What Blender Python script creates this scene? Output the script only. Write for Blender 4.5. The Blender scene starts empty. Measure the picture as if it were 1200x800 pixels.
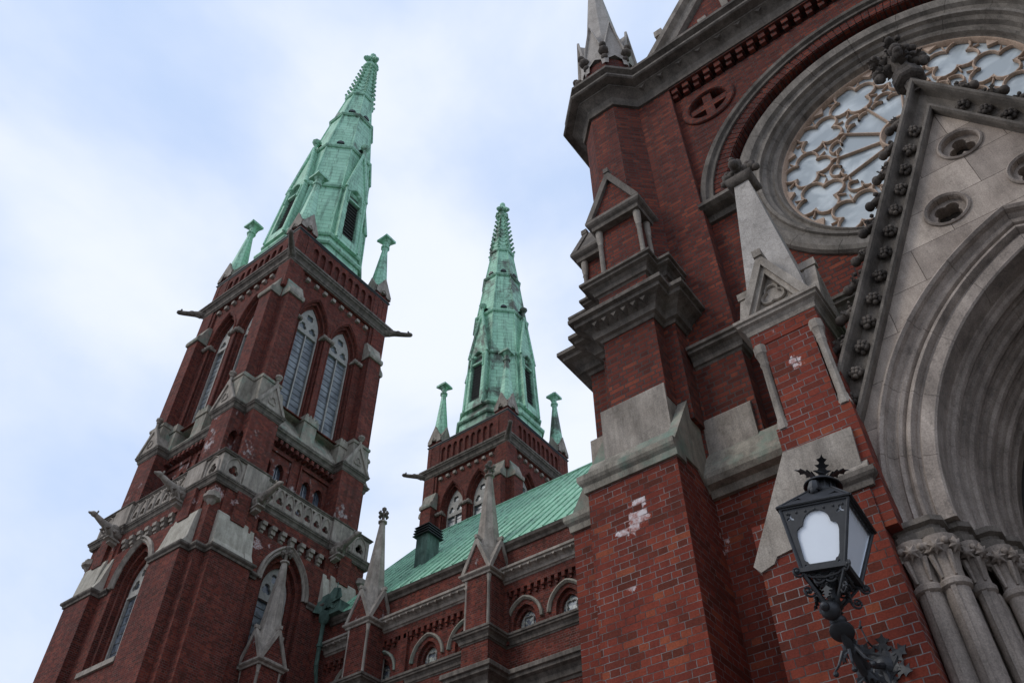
import bpy, bmesh, math, random
from math import pi, sin, cos, radians, sqrt, atan2, hypot
from mathutils import Vector, Matrix
from mathutils.geometry import tessellate_polygon

S = bpy.context.scene
COL = S.collection
random.seed(7)

# ------------------------------------------------------------ camera
cam_d = bpy.data.cameras.new("camera")
cam = bpy.data.objects.new("camera", cam_d)
COL.objects.link(cam)
cam_d.sensor_width = 36.0
cam_d.lens = 990.0 / 1200.0 * 36.0
cam_d.clip_end = 3000
cam.location = (0, 0, 1.6)
rz, rx, ro = radians(37.4107), radians(136.4039), radians(0.0906)
cam.matrix_world = (Matrix.Translation((0, 0, 1.6)) @ Matrix.Rotation(rz, 4, 'Z') @
                    Matrix.Rotation(rx, 4, 'X') @ Matrix.Rotation(ro, 4, 'Z'))
S.camera = cam

# ------------------------------------------------------------ light
SUN_EL, SUN_AZ = radians(42), radians(215)      # azimuth measured from +Y towards +X
w = bpy.data.worlds.new("World")
S.world = w
w.use_nodes = True
nt = w.node_tree
for n in list(nt.nodes):
    nt.nodes.remove(n)
N = nt.nodes.new
out = N('ShaderNodeOutputWorld'); bg = N('ShaderNodeBackground')
sky = N('ShaderNodeTexSky'); sky.sky_type = 'NISHITA'; sky.sun_disc = False
sky.sun_elevation = SUN_EL; sky.sun_rotation = SUN_AZ
sky.air_density = 1.0; sky.dust_density = 1.0; sky.ozone_density = 1.5
tc = N('ShaderNodeTexCoord'); mp = N('ShaderNodeMapping')
mp.inputs['Scale'].default_value = (1.0, 1.0, 1.7)
mp.inputs['Location'].default_value = (0.3, 0.1, 0.35)
n1 = N('ShaderNodeTexNoise'); n1.inputs['Scale'].default_value = 2.1
n1.inputs['Detail'].default_value = 6; n1.inputs['Roughness'].default_value = 0.5
n1.inputs['Distortion'].default_value = 0.25
rp = N('ShaderNodeValToRGB')
rp.color_ramp.interpolation = 'EASE'
rp.color_ramp.elements[0].position = 0.32; rp.color_ramp.elements[0].color = (0, 0, 0, 1)
rp.color_ramp.elements[1].position = 0.70; rp.color_ramp.elements[1].color = (1, 1, 1, 1)
thin = N('ShaderNodeMix'); thin.data_type = 'RGBA'
thin.inputs[0].default_value = 0.86
thin.inputs[7].default_value = (4.95, 6.25, 8.75, 1)      # thin high veil
cl = N('ShaderNodeMix'); cl.data_type = 'RGBA'
cl.inputs[7].default_value = (7.35, 7.8, 8.8, 1)       # brighter cloud
nt.links.new(tc.outputs['Generated'], mp.inputs[0])
nt.links.new(mp.outputs[0], n1.inputs['Vector'])
nt.links.new(n1.outputs[0], rp.inputs[0])
nt.links.new(sky.outputs[0], thin.inputs[6])
nt.links.new(thin.outputs[2], cl.inputs[6])
nt.links.new(rp.outputs[0], cl.inputs[0])
nt.links.new(cl.outputs[2], bg.inputs[0])
bg.inputs[1].default_value = 0.10
nt.links.new(bg.outputs[0], out.inputs[0])

sun_d = bpy.data.lights.new("sun", 'SUN')
sun_d.energy = 0.9; sun_d.angle = radians(20); sun_d.color = (1, 0.97, 0.92)
sun = bpy.data.objects.new("sun", sun_d); COL.objects.link(sun)
d = Vector((sin(SUN_AZ) * cos(SUN_EL), cos(SUN_AZ) * cos(SUN_EL), sin(SUN_EL)))
sun.rotation_euler = d.to_track_quat('Z', 'Y').to_euler()

S.view_settings.view_transform = 'Standard'
S.view_settings.look = 'None'
S.view_settings.gamma = 1
S.view_settings.exposure = 0.30
S.render.engine = 'CYCLES'
S.cycles.max_bounces = 6
S.cycles.diffuse_bounces = 3

# ------------------------------------------------------------ materials
class MT:
    def __init__(s, name):
        s.m = bpy.data.materials.new(name); s.m.use_nodes = True
        s.t = s.m.node_tree; s.b = s.t.nodes['Principled BSDF']
    def n(s, k, **kw):
        x = s.t.nodes.new(k)
        for a, v in kw.items(): setattr(x, a, v)
        return x
    def l(s, a, b): s.t.links.new(a, b)
    def tc(s, kind='Object', scale=(1, 1, 1), loc=(0, 0, 0)):
        t = s.n('ShaderNodeTexCoord'); m = s.n('ShaderNodeMapping')
        m.inputs['Scale'].default_value = scale; m.inputs['Location'].default_value = loc
        s.l(t.outputs[kind], m.inputs[0]); return m.outputs[0]
    def noise(s, vec, scale, detail=4, rough=0.6, dist=0.0):
        x = s.n('ShaderNodeTexNoise'); x.inputs['Scale'].default_value = scale
        x.inputs['Detail'].default_value = detail; x.inputs['Roughness'].default_value = rough
        x.inputs['Distortion'].default_value = dist
        s.l(vec, x.inputs['Vector']); return x.outputs[0]
    def ramp(s, fac, stops, interp='LINEAR'):
        x = s.n('ShaderNodeValToRGB'); cr = x.color_ramp; cr.interpolation = interp
        while len(cr.elements) < len(stops): cr.elements.new(0.5)
        for e, (p, c) in zip(cr.elements, stops):
            e.position = p
            e.color = (c, c, c, 1) if isinstance(c, (int, float)) else (*c, 1)
        s.l(fac, x.inputs[0]); return x.outputs[0]
    def mix(s, fac, a, b, mode='MIX'):
        x = s.n('ShaderNodeMix', data_type='RGBA', blend_type=mode)
        for i, v in ((0, fac), (6, a), (7, b)):
            if isinstance(v, (int, float)): x.inputs[i].default_value = v if i == 0 else (v, v, v, 1)
            elif isinstance(v, tuple): x.inputs[i].default_value = (*v, 1)
            else: s.l(v, x.inputs[i])
        return x.outputs[2]
    def math(s, op, a, b=0.0, clamp=False):
        x = s.n('ShaderNodeMath', operation=op, use_clamp=clamp)
        for i, v in ((0, a), (1, b)):
            if isinstance(v, (int, float)): x.inputs[i].default_value = v
            else: s.l(v, x.inputs[i])
        return x.outputs[0]
    def bump(s, h, strength=0.5, dist=0.01, prev=None):
        x = s.n('ShaderNodeBump'); x.inputs['Strength'].default_value = strength
        x.inputs['Distance'].default_value = dist
        s.l(h, x.inputs['Height'])
        if prev: s.l(prev, x.inputs['Normal'])
        return x.outputs[0]
    def done(s, col, rough=0.85, normal=None, spec=0.3, metal=0.0):
        for k, v in (('Base Color', col), ('Roughness', rough)):
            if isinstance(v, (int, float)): s.b.inputs[k].default_value = v
            elif isinstance(v, tuple): s.b.inputs[k].default_value = (*v, 1)
            else: s.l(v, s.b.inputs[k])
        if normal: s.l(normal, s.b.inputs['Normal'])
        s.b.inputs['Specular IOR Level'].default_value = spec
        s.b.inputs['Metallic'].default_value = metal
        return s.m

PATCH_DY = 8.5      # near brick parts are local to the transept's base point
def brick_mat(name, mortar, ramp_stops, patches=(), white=0.0, bs=0.6, uvname='UVMap', soot=0.5, msize=0.0062):
    M = MT(name)
    uv = M.n('ShaderNodeUVMap'); uv.uv_map = uvname
    # slight waviness so that the courses are not ruler straight
    obj = M.tc('Object')
    wn = M.n('ShaderNodeTexNoise'); wn.inputs['Scale'].default_value = 3.0
    M.l(obj, wn.inputs['Vector'])
    wob = M.n('ShaderNodeVectorMath', operation='MULTIPLY_ADD')
    M.l(wn.outputs['Color'], wob.inputs[0]); wob.inputs[1].default_value = (.018, .014, 0)
    M.l(uv.outputs[0], wob.inputs[2])
    fn = M.n('ShaderNodeTexNoise'); fn.inputs['Scale'].default_value = 38; fn.inputs['Detail'].default_value = 2
    M.l(obj, fn.inputs['Vector'])
    wob2 = M.n('ShaderNodeVectorMath', operation='MULTIPLY_ADD')
    M.l(fn.outputs['Color'], wob2.inputs[0]); wob2.inputs[1].default_value = (.011, .009, 0)
    M.l(wob.outputs[0], wob2.inputs[2])
    br = M.n('ShaderNodeTexBrick')
    br.offset = 0.5; br.offset_frequency = 2; br.squash = 0.5; br.squash_frequency = 2
    br.inputs['Scale'].default_value = 1
    br.inputs['Brick Width'].default_value = 0.25
    br.inputs['Row Height'].default_value = 0.085
    br.inputs['Mortar Size'].default_value = msize
    br.inputs['Mortar Smooth'].default_value = 0.25
    br.inputs['Color1'].default_value = (0, 0, 0, 1); br.inputs['Color2'].default_value = (1, 1, 1, 1)
    br.inputs['Mortar'].default_value = (.4, .4, .4, 1)
    M.l(wob2.outputs[0], br.inputs['Vector'])
    base = M.ramp(br.outputs['Color'], ramp_stops)
    grain = M.ramp(M.noise(obj, 60, 3, 0.7), [(0.3, 0.72), (0.7, 1.2)])
    base = M.mix(1.0, base, grain, 'MULTIPLY')
    big = M.ramp(M.noise(obj, 0.55, 5, 0.65), [(0.3, 1.0 - 0.45 * soot), (0.7, 1.12)])
    base = M.mix(1.0, base, big, 'MULTIPLY')
    streak = M.ramp(M.noise(M.tc('Object', (2.2, 2.2, 0.12)), 1.0, 4, 0.7), [(0.35, 1.0 - 0.5 * soot), (0.62, 1.05)])
    base = M.mix(1.0, base, streak, 'MULTIPLY')
    mcol = M.ramp(M.noise(obj, 2.3, 4, 0.75), [(0.36, (0.055, 0.038, 0.034)), (0.62, mortar)])
    col = M.mix(br.outputs['Fac'], base, mcol)
    if white > 0:   # efflorescence
        e = M.noise(M.tc('Object', (1, 1, 0.8)), 1.1, 8, 0.75)
        e2 = M.ramp(e, [(0.70 - white, 0.0), (0.76 - white, 0.75)])
        col = M.mix(e2, col, (0.5, 0.45, 0.43))
    if patches:
        pos = M.tc('Object')
        spn = M.noise(pos, 7.5, 5, 0.72)
        tot = None
        for (px, py, pz, r, amt) in patches:
            py -= PATCH_DY
            dn = M.n('ShaderNodeVectorMath', operation='DISTANCE')
            M.l(pos, dn.inputs[0]); dn.inputs[1].default_value = (px, py, pz)
            v = M.math('SUBTRACT', r, dn.outputs['Value'])
            v = M.math('DIVIDE', v, 0.22)
            v = M.math('ADD', v, M.math('MULTIPLY', br.outputs['Color'], 0.9))
            v = M.math('ADD', v, M.math('MULTIPLY', spn, 1.6))
            v = M.ramp(M.math('MULTIPLY', v, 0.4), [(0.54, 0.0), (0.57, amt)])
            tot = v if tot is None else M.mix(1.0, tot, v, 'LIGHTEN')
        wc = M.ramp(M.noise(pos, 14, 3, 0.6), [(0.35, (0.34, 0.13, 0.10)), (0.6, (0.66, 0.60, 0.58))])
        soft = M.mix(br.outputs['Fac'], tot, 0.55, 'MULTIPLY')
        col = M.mix(M.math('MULTIPLY', tot, 0.9), col, wc)
    hgt = M.math('SUBTRACT', 1.0, br.outputs['Fac'])
    nrm = M.bump(hgt, bs, 0.012)
    nrm = M.bump(M.noise(obj, 45, 3, 0.7), 0.35, 0.006, nrm)
    return M.done(col, 0.9, nrm, 0.2)

NEARST = [(0.0, (0.105, 0.026, 0.014)), (0.3, (0.165, 0.033, 0.020)), (0.65, (0.20, 0.038, 0.022)), (0.9, (0.225, 0.047, 0.025)), (1.0, (0.27, 0.068, 0.031))]
UPST = [(0.0, (0.10, 0.025, 0.016)), (0.4, (0.15, 0.034, 0.021)), (0.75, (0.185, 0.041, 0.024)), (1.0, (0.24, 0.058, 0.030))]
FARST = [(0.0, (0.085, 0.025, 0.014)), (0.4, (0.135, 0.030, 0.0195)), (0.75, (0.175, 0.037, 0.0225)), (1.0, (0.225, 0.052, 0.029))]
M_brick_near = brick_mat('red_brick_light_mortar', (0.235, 0.205, 0.19), NEARST,
                         patches=[(-3.95, 7.54, 7.36, 0.17, 1.0), (-3.85, 7.54, 7.60, 0.07, 1.0), (-4.08, 7.54, 7.24, 0.08, 1.0), (-3.84, 7.54, 7.22, 0.05, 1.0), (-4.08, 7.54, 6.55, 0.05, 0.8),
                                  (-3.27, 8.42, 7.35, 0.02, 1), (-3.27, 8.42, 7.1, 0.0, 1), (-1.45, 6.91, 8.0, 0.02, 1.0),
                                  (-2.2, 6.88, 5.74, 0.0, 0.9),
                                  (-1.6, 6.9, 8.52, -0.02, 0.7)], bs=0.8, soot=0.45, msize=0.0048)
M_brick_far = brick_mat('weathered_red_brick', (0.17, 0.12, 0.105), FARST, white=0.02, bs=0.5, soot=0.6)
M_brick_up = brick_mat('dark_jointed_red_brick', (0.075, 0.05, 0.043), UPST, bs=1.0, soot=0.6, msize=0.0105)
M_brick_eff = brick_mat('red_brick_with_salt_bloom', (0.19, 0.14, 0.125), FARST, white=0.115, bs=0.5, soot=0.6)

PATCH_DY = 0.0
M_brick_shaft = brick_mat('tower_shaft_brick_with_bloom', (0.17, 0.12, 0.105), FARST, white=0.0, bs=0.5, soot=0.6,
                          patches=[(4.5, -3.4, 22.5, .15, .55), (3.4, -4.5, 22.4, .12, .55), (4.4, -4.2, 22.6, .3, .6), (4.36, -1.7, 21.4, .25, .7), (4.36, -1.1, 21.6, .05, .7), (4.36, 2.6, 22.4, .1, .6), (4.4, -2.1, 22.5, .1, .6), (-2.4, -4.4, 22.4, .1, .6)])
def stone_mat(name, c1, c2, dark=0.35, green=0.0, joints=None, scale=1.0, bumpd=0.008):
    M = MT(name)
    obj = M.tc('Object')
    base = M.ramp(M.noise(obj, 1.4 * scale, 7, 0.7), [(0.3, c1), (0.72, c2)])
    sp = M.ramp(M.noise(obj, 70 * scale, 2, 0.6), [(0.25, 0.72), (0.7, 1.18)])
    base = M.mix(1.0, base, sp, 'MULTIPLY')
    st = M.ramp(M.noise(M.tc('Object', (3.0, 3.0, 0.45)), 1.3 * scale, 6, 0.75), [(0.36, dark), (0.6, 1.05)])
    base = M.mix(1.0, base, st, 'MULTIPLY')
    bl = M.ramp(M.noise(M.tc('Object', (1, 1, 1), (7, 3, 1)), 4.5 * scale, 6, 0.8), [(0.30, 0.5), (0.48, 1.0)])
    base = M.mix(0.7, base, bl, 'MULTIPLY')
    if green > 0:
        g = M.ramp(M.noise(M.tc('Object', (1, 1, 1), (3, 9, 4)), 1.2, 5, 0.7), [(0.62 - green, 0.0), (0.78 - green, 0.75)])
        base = M.mix(g, base, (0.16, 0.25, 0.19))
    h = M.noise(obj, 22 * scale, 5, 0.75)
    nrm = M.bump(h, 0.5, bumpd)
    if joints:
        uv = M.n('ShaderNodeUVMap'); uv.uv_map = 'UVMap'
        wn = M.n('ShaderNodeTexNoise'); wn.inputs['Scale'].default_value = 2.0
        M.l(obj, wn.inputs['Vector'])
        wob = M.n('ShaderNodeVectorMath', operation='MULTIPLY_ADD')
        M.l(wn.outputs['Color'], wob.inputs[0]); wob.inputs[1].default_value = (.02, .02, 0)
        M.l(uv.outputs[0], wob.inputs[2])
        br = M.n('ShaderNodeTexBrick'); br.offset = 0.5
        br.inputs['Scale'].default_value = 1
        br.inputs['Brick Width'].default_value = joints[0]; br.inputs['Row Height'].default_value = joints[1]
        br.inputs['Mortar Size'].default_value = joints[2]
        br.inputs['Color1'].default_value = (0.74, .72, .70, 1); br.inputs['Color2'].default_value = (1.14, 1.12, 1.08, 1)
        br.inputs['Mortar'].default_value = (.28, .25, .23, 1)
        M.l(wob.outputs[0], br.inputs['Vector'])
        base = M.mix(1.0, base, br.outputs['Color'], 'MULTIPLY')
        nrm = M.bump(M.math('SUBTRACT', 1.0, br.outputs['Fac']), 0.5, 0.01, nrm)
    return M.done(base, 0.88, nrm, 0.25)

M_stone = stone_mat('weathered_grey_granite', (0.23, 0.19, 0.15), (0.44, 0.38, 0.315), 0.6)
M_stone_mould = stone_mat('sooty_moulding_stone', (0.10, 0.082, 0.065), (0.235, 0.198, 0.162), 0.5)
M_stone_ring = stone_mat('rose_ring_stone', (0.15, 0.127, 0.103), (0.32, 0.275, 0.228), 0.55)
M_stone_pale = stone_mat('pale_granite_blocks', (0.34, 0.30, 0.235), (0.54, 0.49, 0.40), 0.72)
M_stone_green = stone_mat('granite_stained_green', (0.22, 0.19, 0.145), (0.42, 0.375, 0.30), 0.55, green=0.10)
M_stone_crazed = stone_mat('crazed_pale_stone', (0.34, 0.30, 0.26), (0.50, 0.45, 0.395), 0.8)
M_stone_portal = stone_mat('portal_limestone', (0.31, 0.25, 0.205), (0.56, 0.47, 0.395), 0.72, joints=(0.95, 0.5, 0.004))
M_stone_arch = stone_mat('portal_archivolt_stone', (0.23, 0.185, 0.15), (0.46, 0.38, 0.315), 0.66)
M_carving = stone_mat('sooty_carved_stone', (0.06, 0.048, 0.039), (0.20, 0.165, 0.135), 0.4, bumpd=0.02)
M_tracery = stone_mat('sandy_pink_tracery_stone', (0.40, 0.275, 0.195), (0.60, 0.44, 0.325), 0.85)

def crackle(mat):
    t = mat.node_tree; b = t.nodes['Principled BSDF']
    src = b.inputs['Base Color'].links[0].from_socket
    v = t.nodes.new('ShaderNodeTexVoronoi'); v.feature = 'DISTANCE_TO_EDGE'; v.inputs['Scale'].default_value = 7
    tcx = t.nodes.new('ShaderNodeTexCoord'); nz = t.nodes.new('ShaderNodeTexNoise'); nz.inputs['Scale'].default_value = 6
    ma = t.nodes.new('ShaderNodeVectorMath'); ma.operation = 'MULTIPLY_ADD'; ma.inputs[1].default_value = (.25, .25, .25)
    t.links.new(tcx.outputs['Object'], nz.inputs['Vector']); t.links.new(nz.outputs['Color'], ma.inputs[0])
    t.links.new(tcx.outputs['Object'], ma.inputs[2]); t.links.new(ma.outputs[0], v.inputs['Vector'])
    r = t.nodes.new('ShaderNodeValToRGB'); r.color_ramp.elements[0].color = (.62, .6, .58, 1); r.color_ramp.elements[1].position = 0.03
    t.links.new(v.outputs[0], r.inputs[0])
    m = t.nodes.new('ShaderNodeMix'); m.data_type = 'RGBA'; m.blend_type = 'MULTIPLY'; m.inputs[0].default_value = 0.8
    t.links.new(src, m.inputs[6]); t.links.new(r.outputs[0], m.inputs[7]); t.links.new(m.outputs[2], b.inputs['Base Color'])
crackle(M_stone_crazed)

def copper_mat(name, panel=(1.5, 0.42), dark=0.0, tint=1.0):
    M = MT(name)
    obj = M.tc('Object')
    base = M.ramp(M.noise(obj, 0.8, 6, 0.65), [(0.25, (0.22, 0.42, 0.285)), (0.5, (0.33, 0.60, 0.415)), (0.75, (0.43, 0.72, 0.52))])
    st = M.ramp(M.noise(M.tc('Object', (2.5, 2.5, 0.18)), 1.2, 6, 0.75), [(0.34, 0.42), (0.50, 1.0)])
    base = M.mix(0.9, base, st, 'MULTIPLY')
    if dark > 0:
        dk = M.noise(M.tc('Object', (0.6, 0.6, 0.42), (2, 5, 3)), 0.55, 8, 0.72, 0.4)
        f = M.ramp(dk, [(0.60 - dark, 0.0), (0.70 - dark, 0.92)])
        base = M.mix(f, base, (0.075, 0.072, 0.055))
    uv = M.n('ShaderNodeUVMap'); uv.uv_map = 'UVMap'
    br = M.n('ShaderNodeTexBrick'); br.offset = 0.37
    br.inputs['Scale'].default_value = 1
    br.inputs['Brick Width'].default_value = panel[0]; br.inputs['Row Height'].default_value = panel[1]
    br.inputs['Mortar Size'].default_value = 0.016
    br.inputs['Color1'].default_value = (.93, .93, .93, 1); br.inputs['Color2'].default_value = (1.05, 1.05, 1.05, 1)
    br.inputs['Mortar'].default_value = (.45, .45, .41, 1)
    M.l(uv.outputs[0], br.inputs['Vector'])
    base = M.mix(1.0, base, br.outputs['Color'], 'MULTIPLY')
    if tint != 1.0: base = M.mix(1.0, base, (tint * .96, tint, tint * .96), 'MULTIPLY')
    nrm = M.bump(M.math('SUBTRACT', 1.0, br.outputs['Fac']), 0.6, 0.03)
    nrm = M.bump(M.noise(obj, 2.5, 4, 0.6), 0.25, 0.05, nrm)
    return M.done(base, 0.62, nrm, 0.35)
M_copper = copper_mat('verdigris_copper', dark=0.03)
M_copper_far = copper_mat('verdigris_copper_with_dark_streaks', dark=0.115)
M_copper_roof = copper_mat('verdigris_roof_sheet', (60, 2.6), tint=0.8)
M_copper_dark = stone_mat('tarnished_green_flashing', (0.06, 0.10, 0.08), (0.16, 0.25, 0.195), 0.5)
M_copper_plain = copper_mat('verdigris_flashing', (30, 30), dark=0.06, tint=0.62)

def plain(name, col, rough=0.6, spec=0.4, metal=0.0, nz=0.25, sc=8):
    M = MT(name)
    o = M.tc('Object')
    c = M.mix(1.0, (col), M.ramp(M.noise(o, sc, 4, 0.65), [(0.3, 1 - nz), (0.7, 1 + nz)]), 'MULTIPLY')
    return M.done(c, rough, M.bump(M.noise(o, 30, 4, 0.7), 0.2, 0.004), spec, metal)
M_iron = plain('black_painted_iron', (0.018, 0.018, 0.019), 0.5, 0.5, sc=14, nz=0.5)
M_dark = plain('dark_recess', (0.012, 0.010, 0.010), 0.9, 0.1)
M_louvre = plain('grey_louvre_slats', (0.13, 0.125, 0.12), 0.7, 0.3)
M_roofblack = plain('black_vent_metal', (0.02, 0.022, 0.022), 0.5)
M_frame = plain('pale_putty_window_frame', (0.33, 0.31, 0.27), 0.7)
M_leadline = plain('dark_lead_strip', (0.05, 0.05, 0.05), 0.6)
M_opal = plain('frosted_lantern_glass', (0.80, 0.83, 0.86), 0.3, 0.5, nz=0.03, sc=3)
M_door = plain('dark_oak_door', (0.02, 0.014, 0.01), 0.6)

def glass_mat(name, c1, c2, rough=0.12, spec=1.0, sc=1.4, metal=0.0):
    M = MT(name)
    o = M.tc('Object')
    c = M.ramp(M.noise(o, sc, 3, 0.5, 0.6), [(0.42, c1), (0.6, c2)])
    return M.done(c, rough, M.bump(M.noise(o, 3.0, 2, 0.5), 0.12, 0.02), spec, metal)
M_glass_rose = glass_mat('protective_rose_glazing_painted_sky', (0.33, 0.365, 0.37), (0.55, 0.585, 0.575), 0.18, 1.0, 1.9)  # sky reflection with soft cloud patches is painted into the pale base colour
M_glass_dark = glass_mat('leaded_dark_glass', (0.05, 0.06, 0.075), (0.12, 0.14, 0.165), 0.2, 0.9, 3.0)
M_glass_belfry = glass_mat('belfry_glazing', (0.07, 0.085, 0.095), (0.18, 0.20, 0.21), 0.3, 0.6, 1.2)
M_glass_paint = glass_mat('small_stained_glass', (0.10, 0.11, 0.13), (0.42, 0.42, 0.34), 0.2, 0.8, 9)

def paving():
    M = MT('grey_paving')
    o = M.tc('Object')
    br = M.n('ShaderNodeTexBrick'); br.inputs['Scale'].default_value = 1
    br.inputs['Brick Width'].default_value = 0.6; br.inputs['Row Height'].default_value = 0.4
    br.inputs['Mortar Size'].default_value = 0.01
    br.inputs['Color1'].default_value = (.16, .155, .15, 1); br.inputs['Color2'].default_value = (.22, .21, .20, 1)
    br.inputs['Mortar'].default_value = (.08, .075, .07, 1)
    M.l(o, br.inputs['Vector'])
    c = M.mix(1.0, br.outputs['Color'], M.ramp(M.noise(o, 0.6, 6, 0.7), [(0.3, 0.7), (0.7, 1.15)]), 'MULTIPLY')
    return M.done(c, 0.9, M.bump(M.noise(o, 20, 4, 0.7), 0.3, 0.01))
M_pave = paving()

# ------------------------------------------------------------ mesh builder
class MB:
    def __init__(s, T=None):
        s.v = []; s.f = []; s.T = T or Matrix.Identity(4)
    def add(s, vs, fs, T=None):
        M = s.T @ T if T is not None else s.T
        o = len(s.v)
        s.v += [M @ Vector(p) for p in vs]
        s.f += [tuple(i + o for i in f) for f in fs]
    def box(s, x0, x1, y0, y1, z0, z1, T=None):
        v = [(x0, y0, z0), (x1, y0, z0), (x1, y1, z0), (x0, y1, z0), (x0, y0, z1), (x1, y0, z1), (x1, y1, z1), (x0, y1, z1)]
        s.add(v, [(0, 3, 2, 1), (4, 5, 6, 7), (0, 1, 5, 4), (1, 2, 6, 5), (2, 3, 7, 6), (3, 0, 4, 7)], T)
    def prism(s, poly, ax, a, b, T=None):
        """poly = 2D points; ax = 'y' (poly in x,z), 'x' (poly in y,z), 'z' (poly in x,y)"""
        mk = {'y': lambda p, t: (p[0], t, p[1]), 'x': lambda p, t: (t, p[0], p[1]), 'z': lambda p, t: (p[0], p[1], t)}[ax]
        n = len(poly)
        v = [mk(p, a) for p in poly] + [mk(p, b) for p in poly]
        fs = [tuple(range(n)), tuple(range(2 * n - 1, n - 1, -1))]
        fs += [(i, (i + 1) % n, n + (i + 1) % n, n + i) for i in range(n)]
        s.add(v, fs, T)
    def loft(s, rings, caps=True, closed=True, T=None):
        n = len(rings[0]); v = [p for r in rings for p in r]; fs = []
        for j in range(len(rings) - 1):
            for i in range(n if closed else n - 1):
                k = (i + 1) % n
                fs.append((j * n + i, j * n + k, (j + 1) * n + k, (j + 1) * n + i))
        if caps and closed:
            fs.append(tuple(range(n - 1, -1, -1))); o = (len(rings) - 1) * n
            fs.append(tuple(range(o, o + n)))
        s.add(v, fs, T)
    def lathe(s, prof, c=(0, 0, 0), n=12, ph=0.0, T=None):
        rings = [[(c[0] + r * cos(ph + 2 * pi * i / n), c[1] + r * sin(ph + 2 * pi * i / n), c[2] + z) for i in range(n)] for r, z in prof]
        s.loft(rings, True, True, T)
    def mould(s, path, prof, closed=False, T=None):
        """path: xy points, outside on the right hand; prof: closed ring of (out, z)"""
        n = len(path); rings = []
        for i in range(n):
            p = Vector(path[i])
            if closed or 0 < i < n - 1:
                a = (p - Vector(path[i - 1])).normalized(); b = (Vector(path[(i + 1) % n]) - p).normalized()
            elif i == 0: a = b = (Vector(path[1]) - p).normalized()
            else: a = b = (p - Vector(path[i - 1])).normalized()
            na, nb = Vector((a.y, -a.x)), Vector((b.y, -b.x))
            m = (na + nb); m = m / max(1e-6, m.dot(na)) if m.length > 1e-6 else na
            rings.append([(p.x + m.x * o, p.y + m.y * o, z) for o, z in prof])
        if closed: rings.append(rings[0])
        s.loft(rings, not closed, True, T)
    def tube(s, pts, r, n=8, T=None, up=(0, 0, 1)):
        pts = [Vector(p) for p in pts]; rings = []
        for i, p in enumerate(pts):
            t = (pts[min(i + 1, len(pts) - 1)] - pts[max(i - 1, 0)]).normalized()
            u = Vector(up)
            if abs(t.dot(u)) > 0.95: u = Vector((1, 0, 0))
            a = t.cross(u).normalized(); b = a.cross(t)
            rr = r[i] if isinstance(r, (list, tuple)) else r
            rings.append([tuple(p + a * rr * cos(2 * pi * k / n) + b * rr * sin(2 * pi * k / n)) for k in range(n)])
        s.loft(rings, True, True, T)
    def blob(s, c, r, sx=1, sy=1, sz=1, n=8, m=5, T=None):
        pr = [(max(1e-3, r * sin(pi * j / m)), -r * cos(pi * j / m)) for j in range(m + 1)]
        rings = [[(c[0] + sx * q * cos(2 * pi * i / n), c[1] + sy * q * sin(2 * pi * i / n), c[2] + sz * z) for i in range(n)] for q, z in pr]
        s.loft(rings, True, True, T)
    def arcsweep(s, c, prof, a0, a1, n=32, T=None):
        """profile of (r, y) swept in the xz plane about c=(x,z)"""
        full = abs(abs(a1 - a0) - 2 * pi) < 1e-5
        rings = []
        for i in range(n + 1):
            a = a0 + (a1 - a0) * i / n
            rings.append([(c[0] + r * cos(a), y, c[1] + r * sin(a)) for r, y in prof])
        s.loft(rings, not full, True, T)
    def plate(s, outer, holes, y0, y1=None, T=None, rim=False, revealers=None):
        """flat face in the xz plane at y0 with holes whose reveals run back to y1"""
        polys = [[Vector((p[0], 0, p[1])) for p in outer]] + [[Vector((p[0], 0, p[1])) for p in h] for h in holes]
        tris = tessellate_polygon(polys)
        flat = [p for q in polys for p in q]
        s.add([(p.x, y0, p.z) for p in flat], [tuple(t) for t in tris], T)
        if y1 is not None:
            for h in holes + ([outer] if rim else []):
                n = len(h)
                s.add([(p[0], y0, p[1]) for p in h] + [(p[0], y1, p[1]) for p in h],
                      [(i, (i + 1) % n, n + (i + 1) % n, n + i) for i in range(n)], T)
    def ribbon(s, pts, w, d, y, closed=False, T=None, bev=0.45):
        """bar of width 2w and depth d whose centre line is a 2D (x,z) polyline; front at y-d"""
        n = len(pts); rings = []
        for i in range(n):
            p = Vector(pts[i])
            if closed or 0 < i < n - 1:
                a = (p - Vector(pts[i - 1])); b = (Vector(pts[(i + 1) % n]) - p)
            elif i == 0: a = b = Vector(pts[1]) - p
            else: a = b = p - Vector(pts[i - 1])
            a = a.normalized() if a.length > 1e-7 else Vector((1, 0)); b = b.normalized() if b.length > 1e-7 else a
            na, nb = Vector((a.y, -a.x)), Vector((b.y, -b.x))
            m = na + nb
            m = na if m.length < 0.3 else m / m.dot(na)
            if m.length > 1.8: m = m.normalized() * 1.8
            rings.append([(p.x + m.x * q, yy, p.y + m.y * q) for q, yy in
                          ((-w, y), (-w, y - d * bev), (-w * 0.35, y - d), (w * 0.35, y - d), (w, y - d * bev), (w, y))])
        if closed: rings.append(rings[0])
        s.loft(rings, not closed, True, T)
    def cut(s):
        if not hasattr(s, 'cuts'): s.cuts = []
        s.cuts.append((len(s.v), len(s.f)))
    def pieces(s):
        cs = [(0, 0)] + getattr(s, 'cuts', []) + [(len(s.v), len(s.f))]
        for (v0, f0), (v1, f1) in zip(cs, cs[1:]):
            if f1 <= f0: continue
            p = MB(); p.v = s.v[v0:v1]; p.f = [tuple(i - v0 for i in f) for f in s.f[f0:f1]]; yield p
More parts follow.
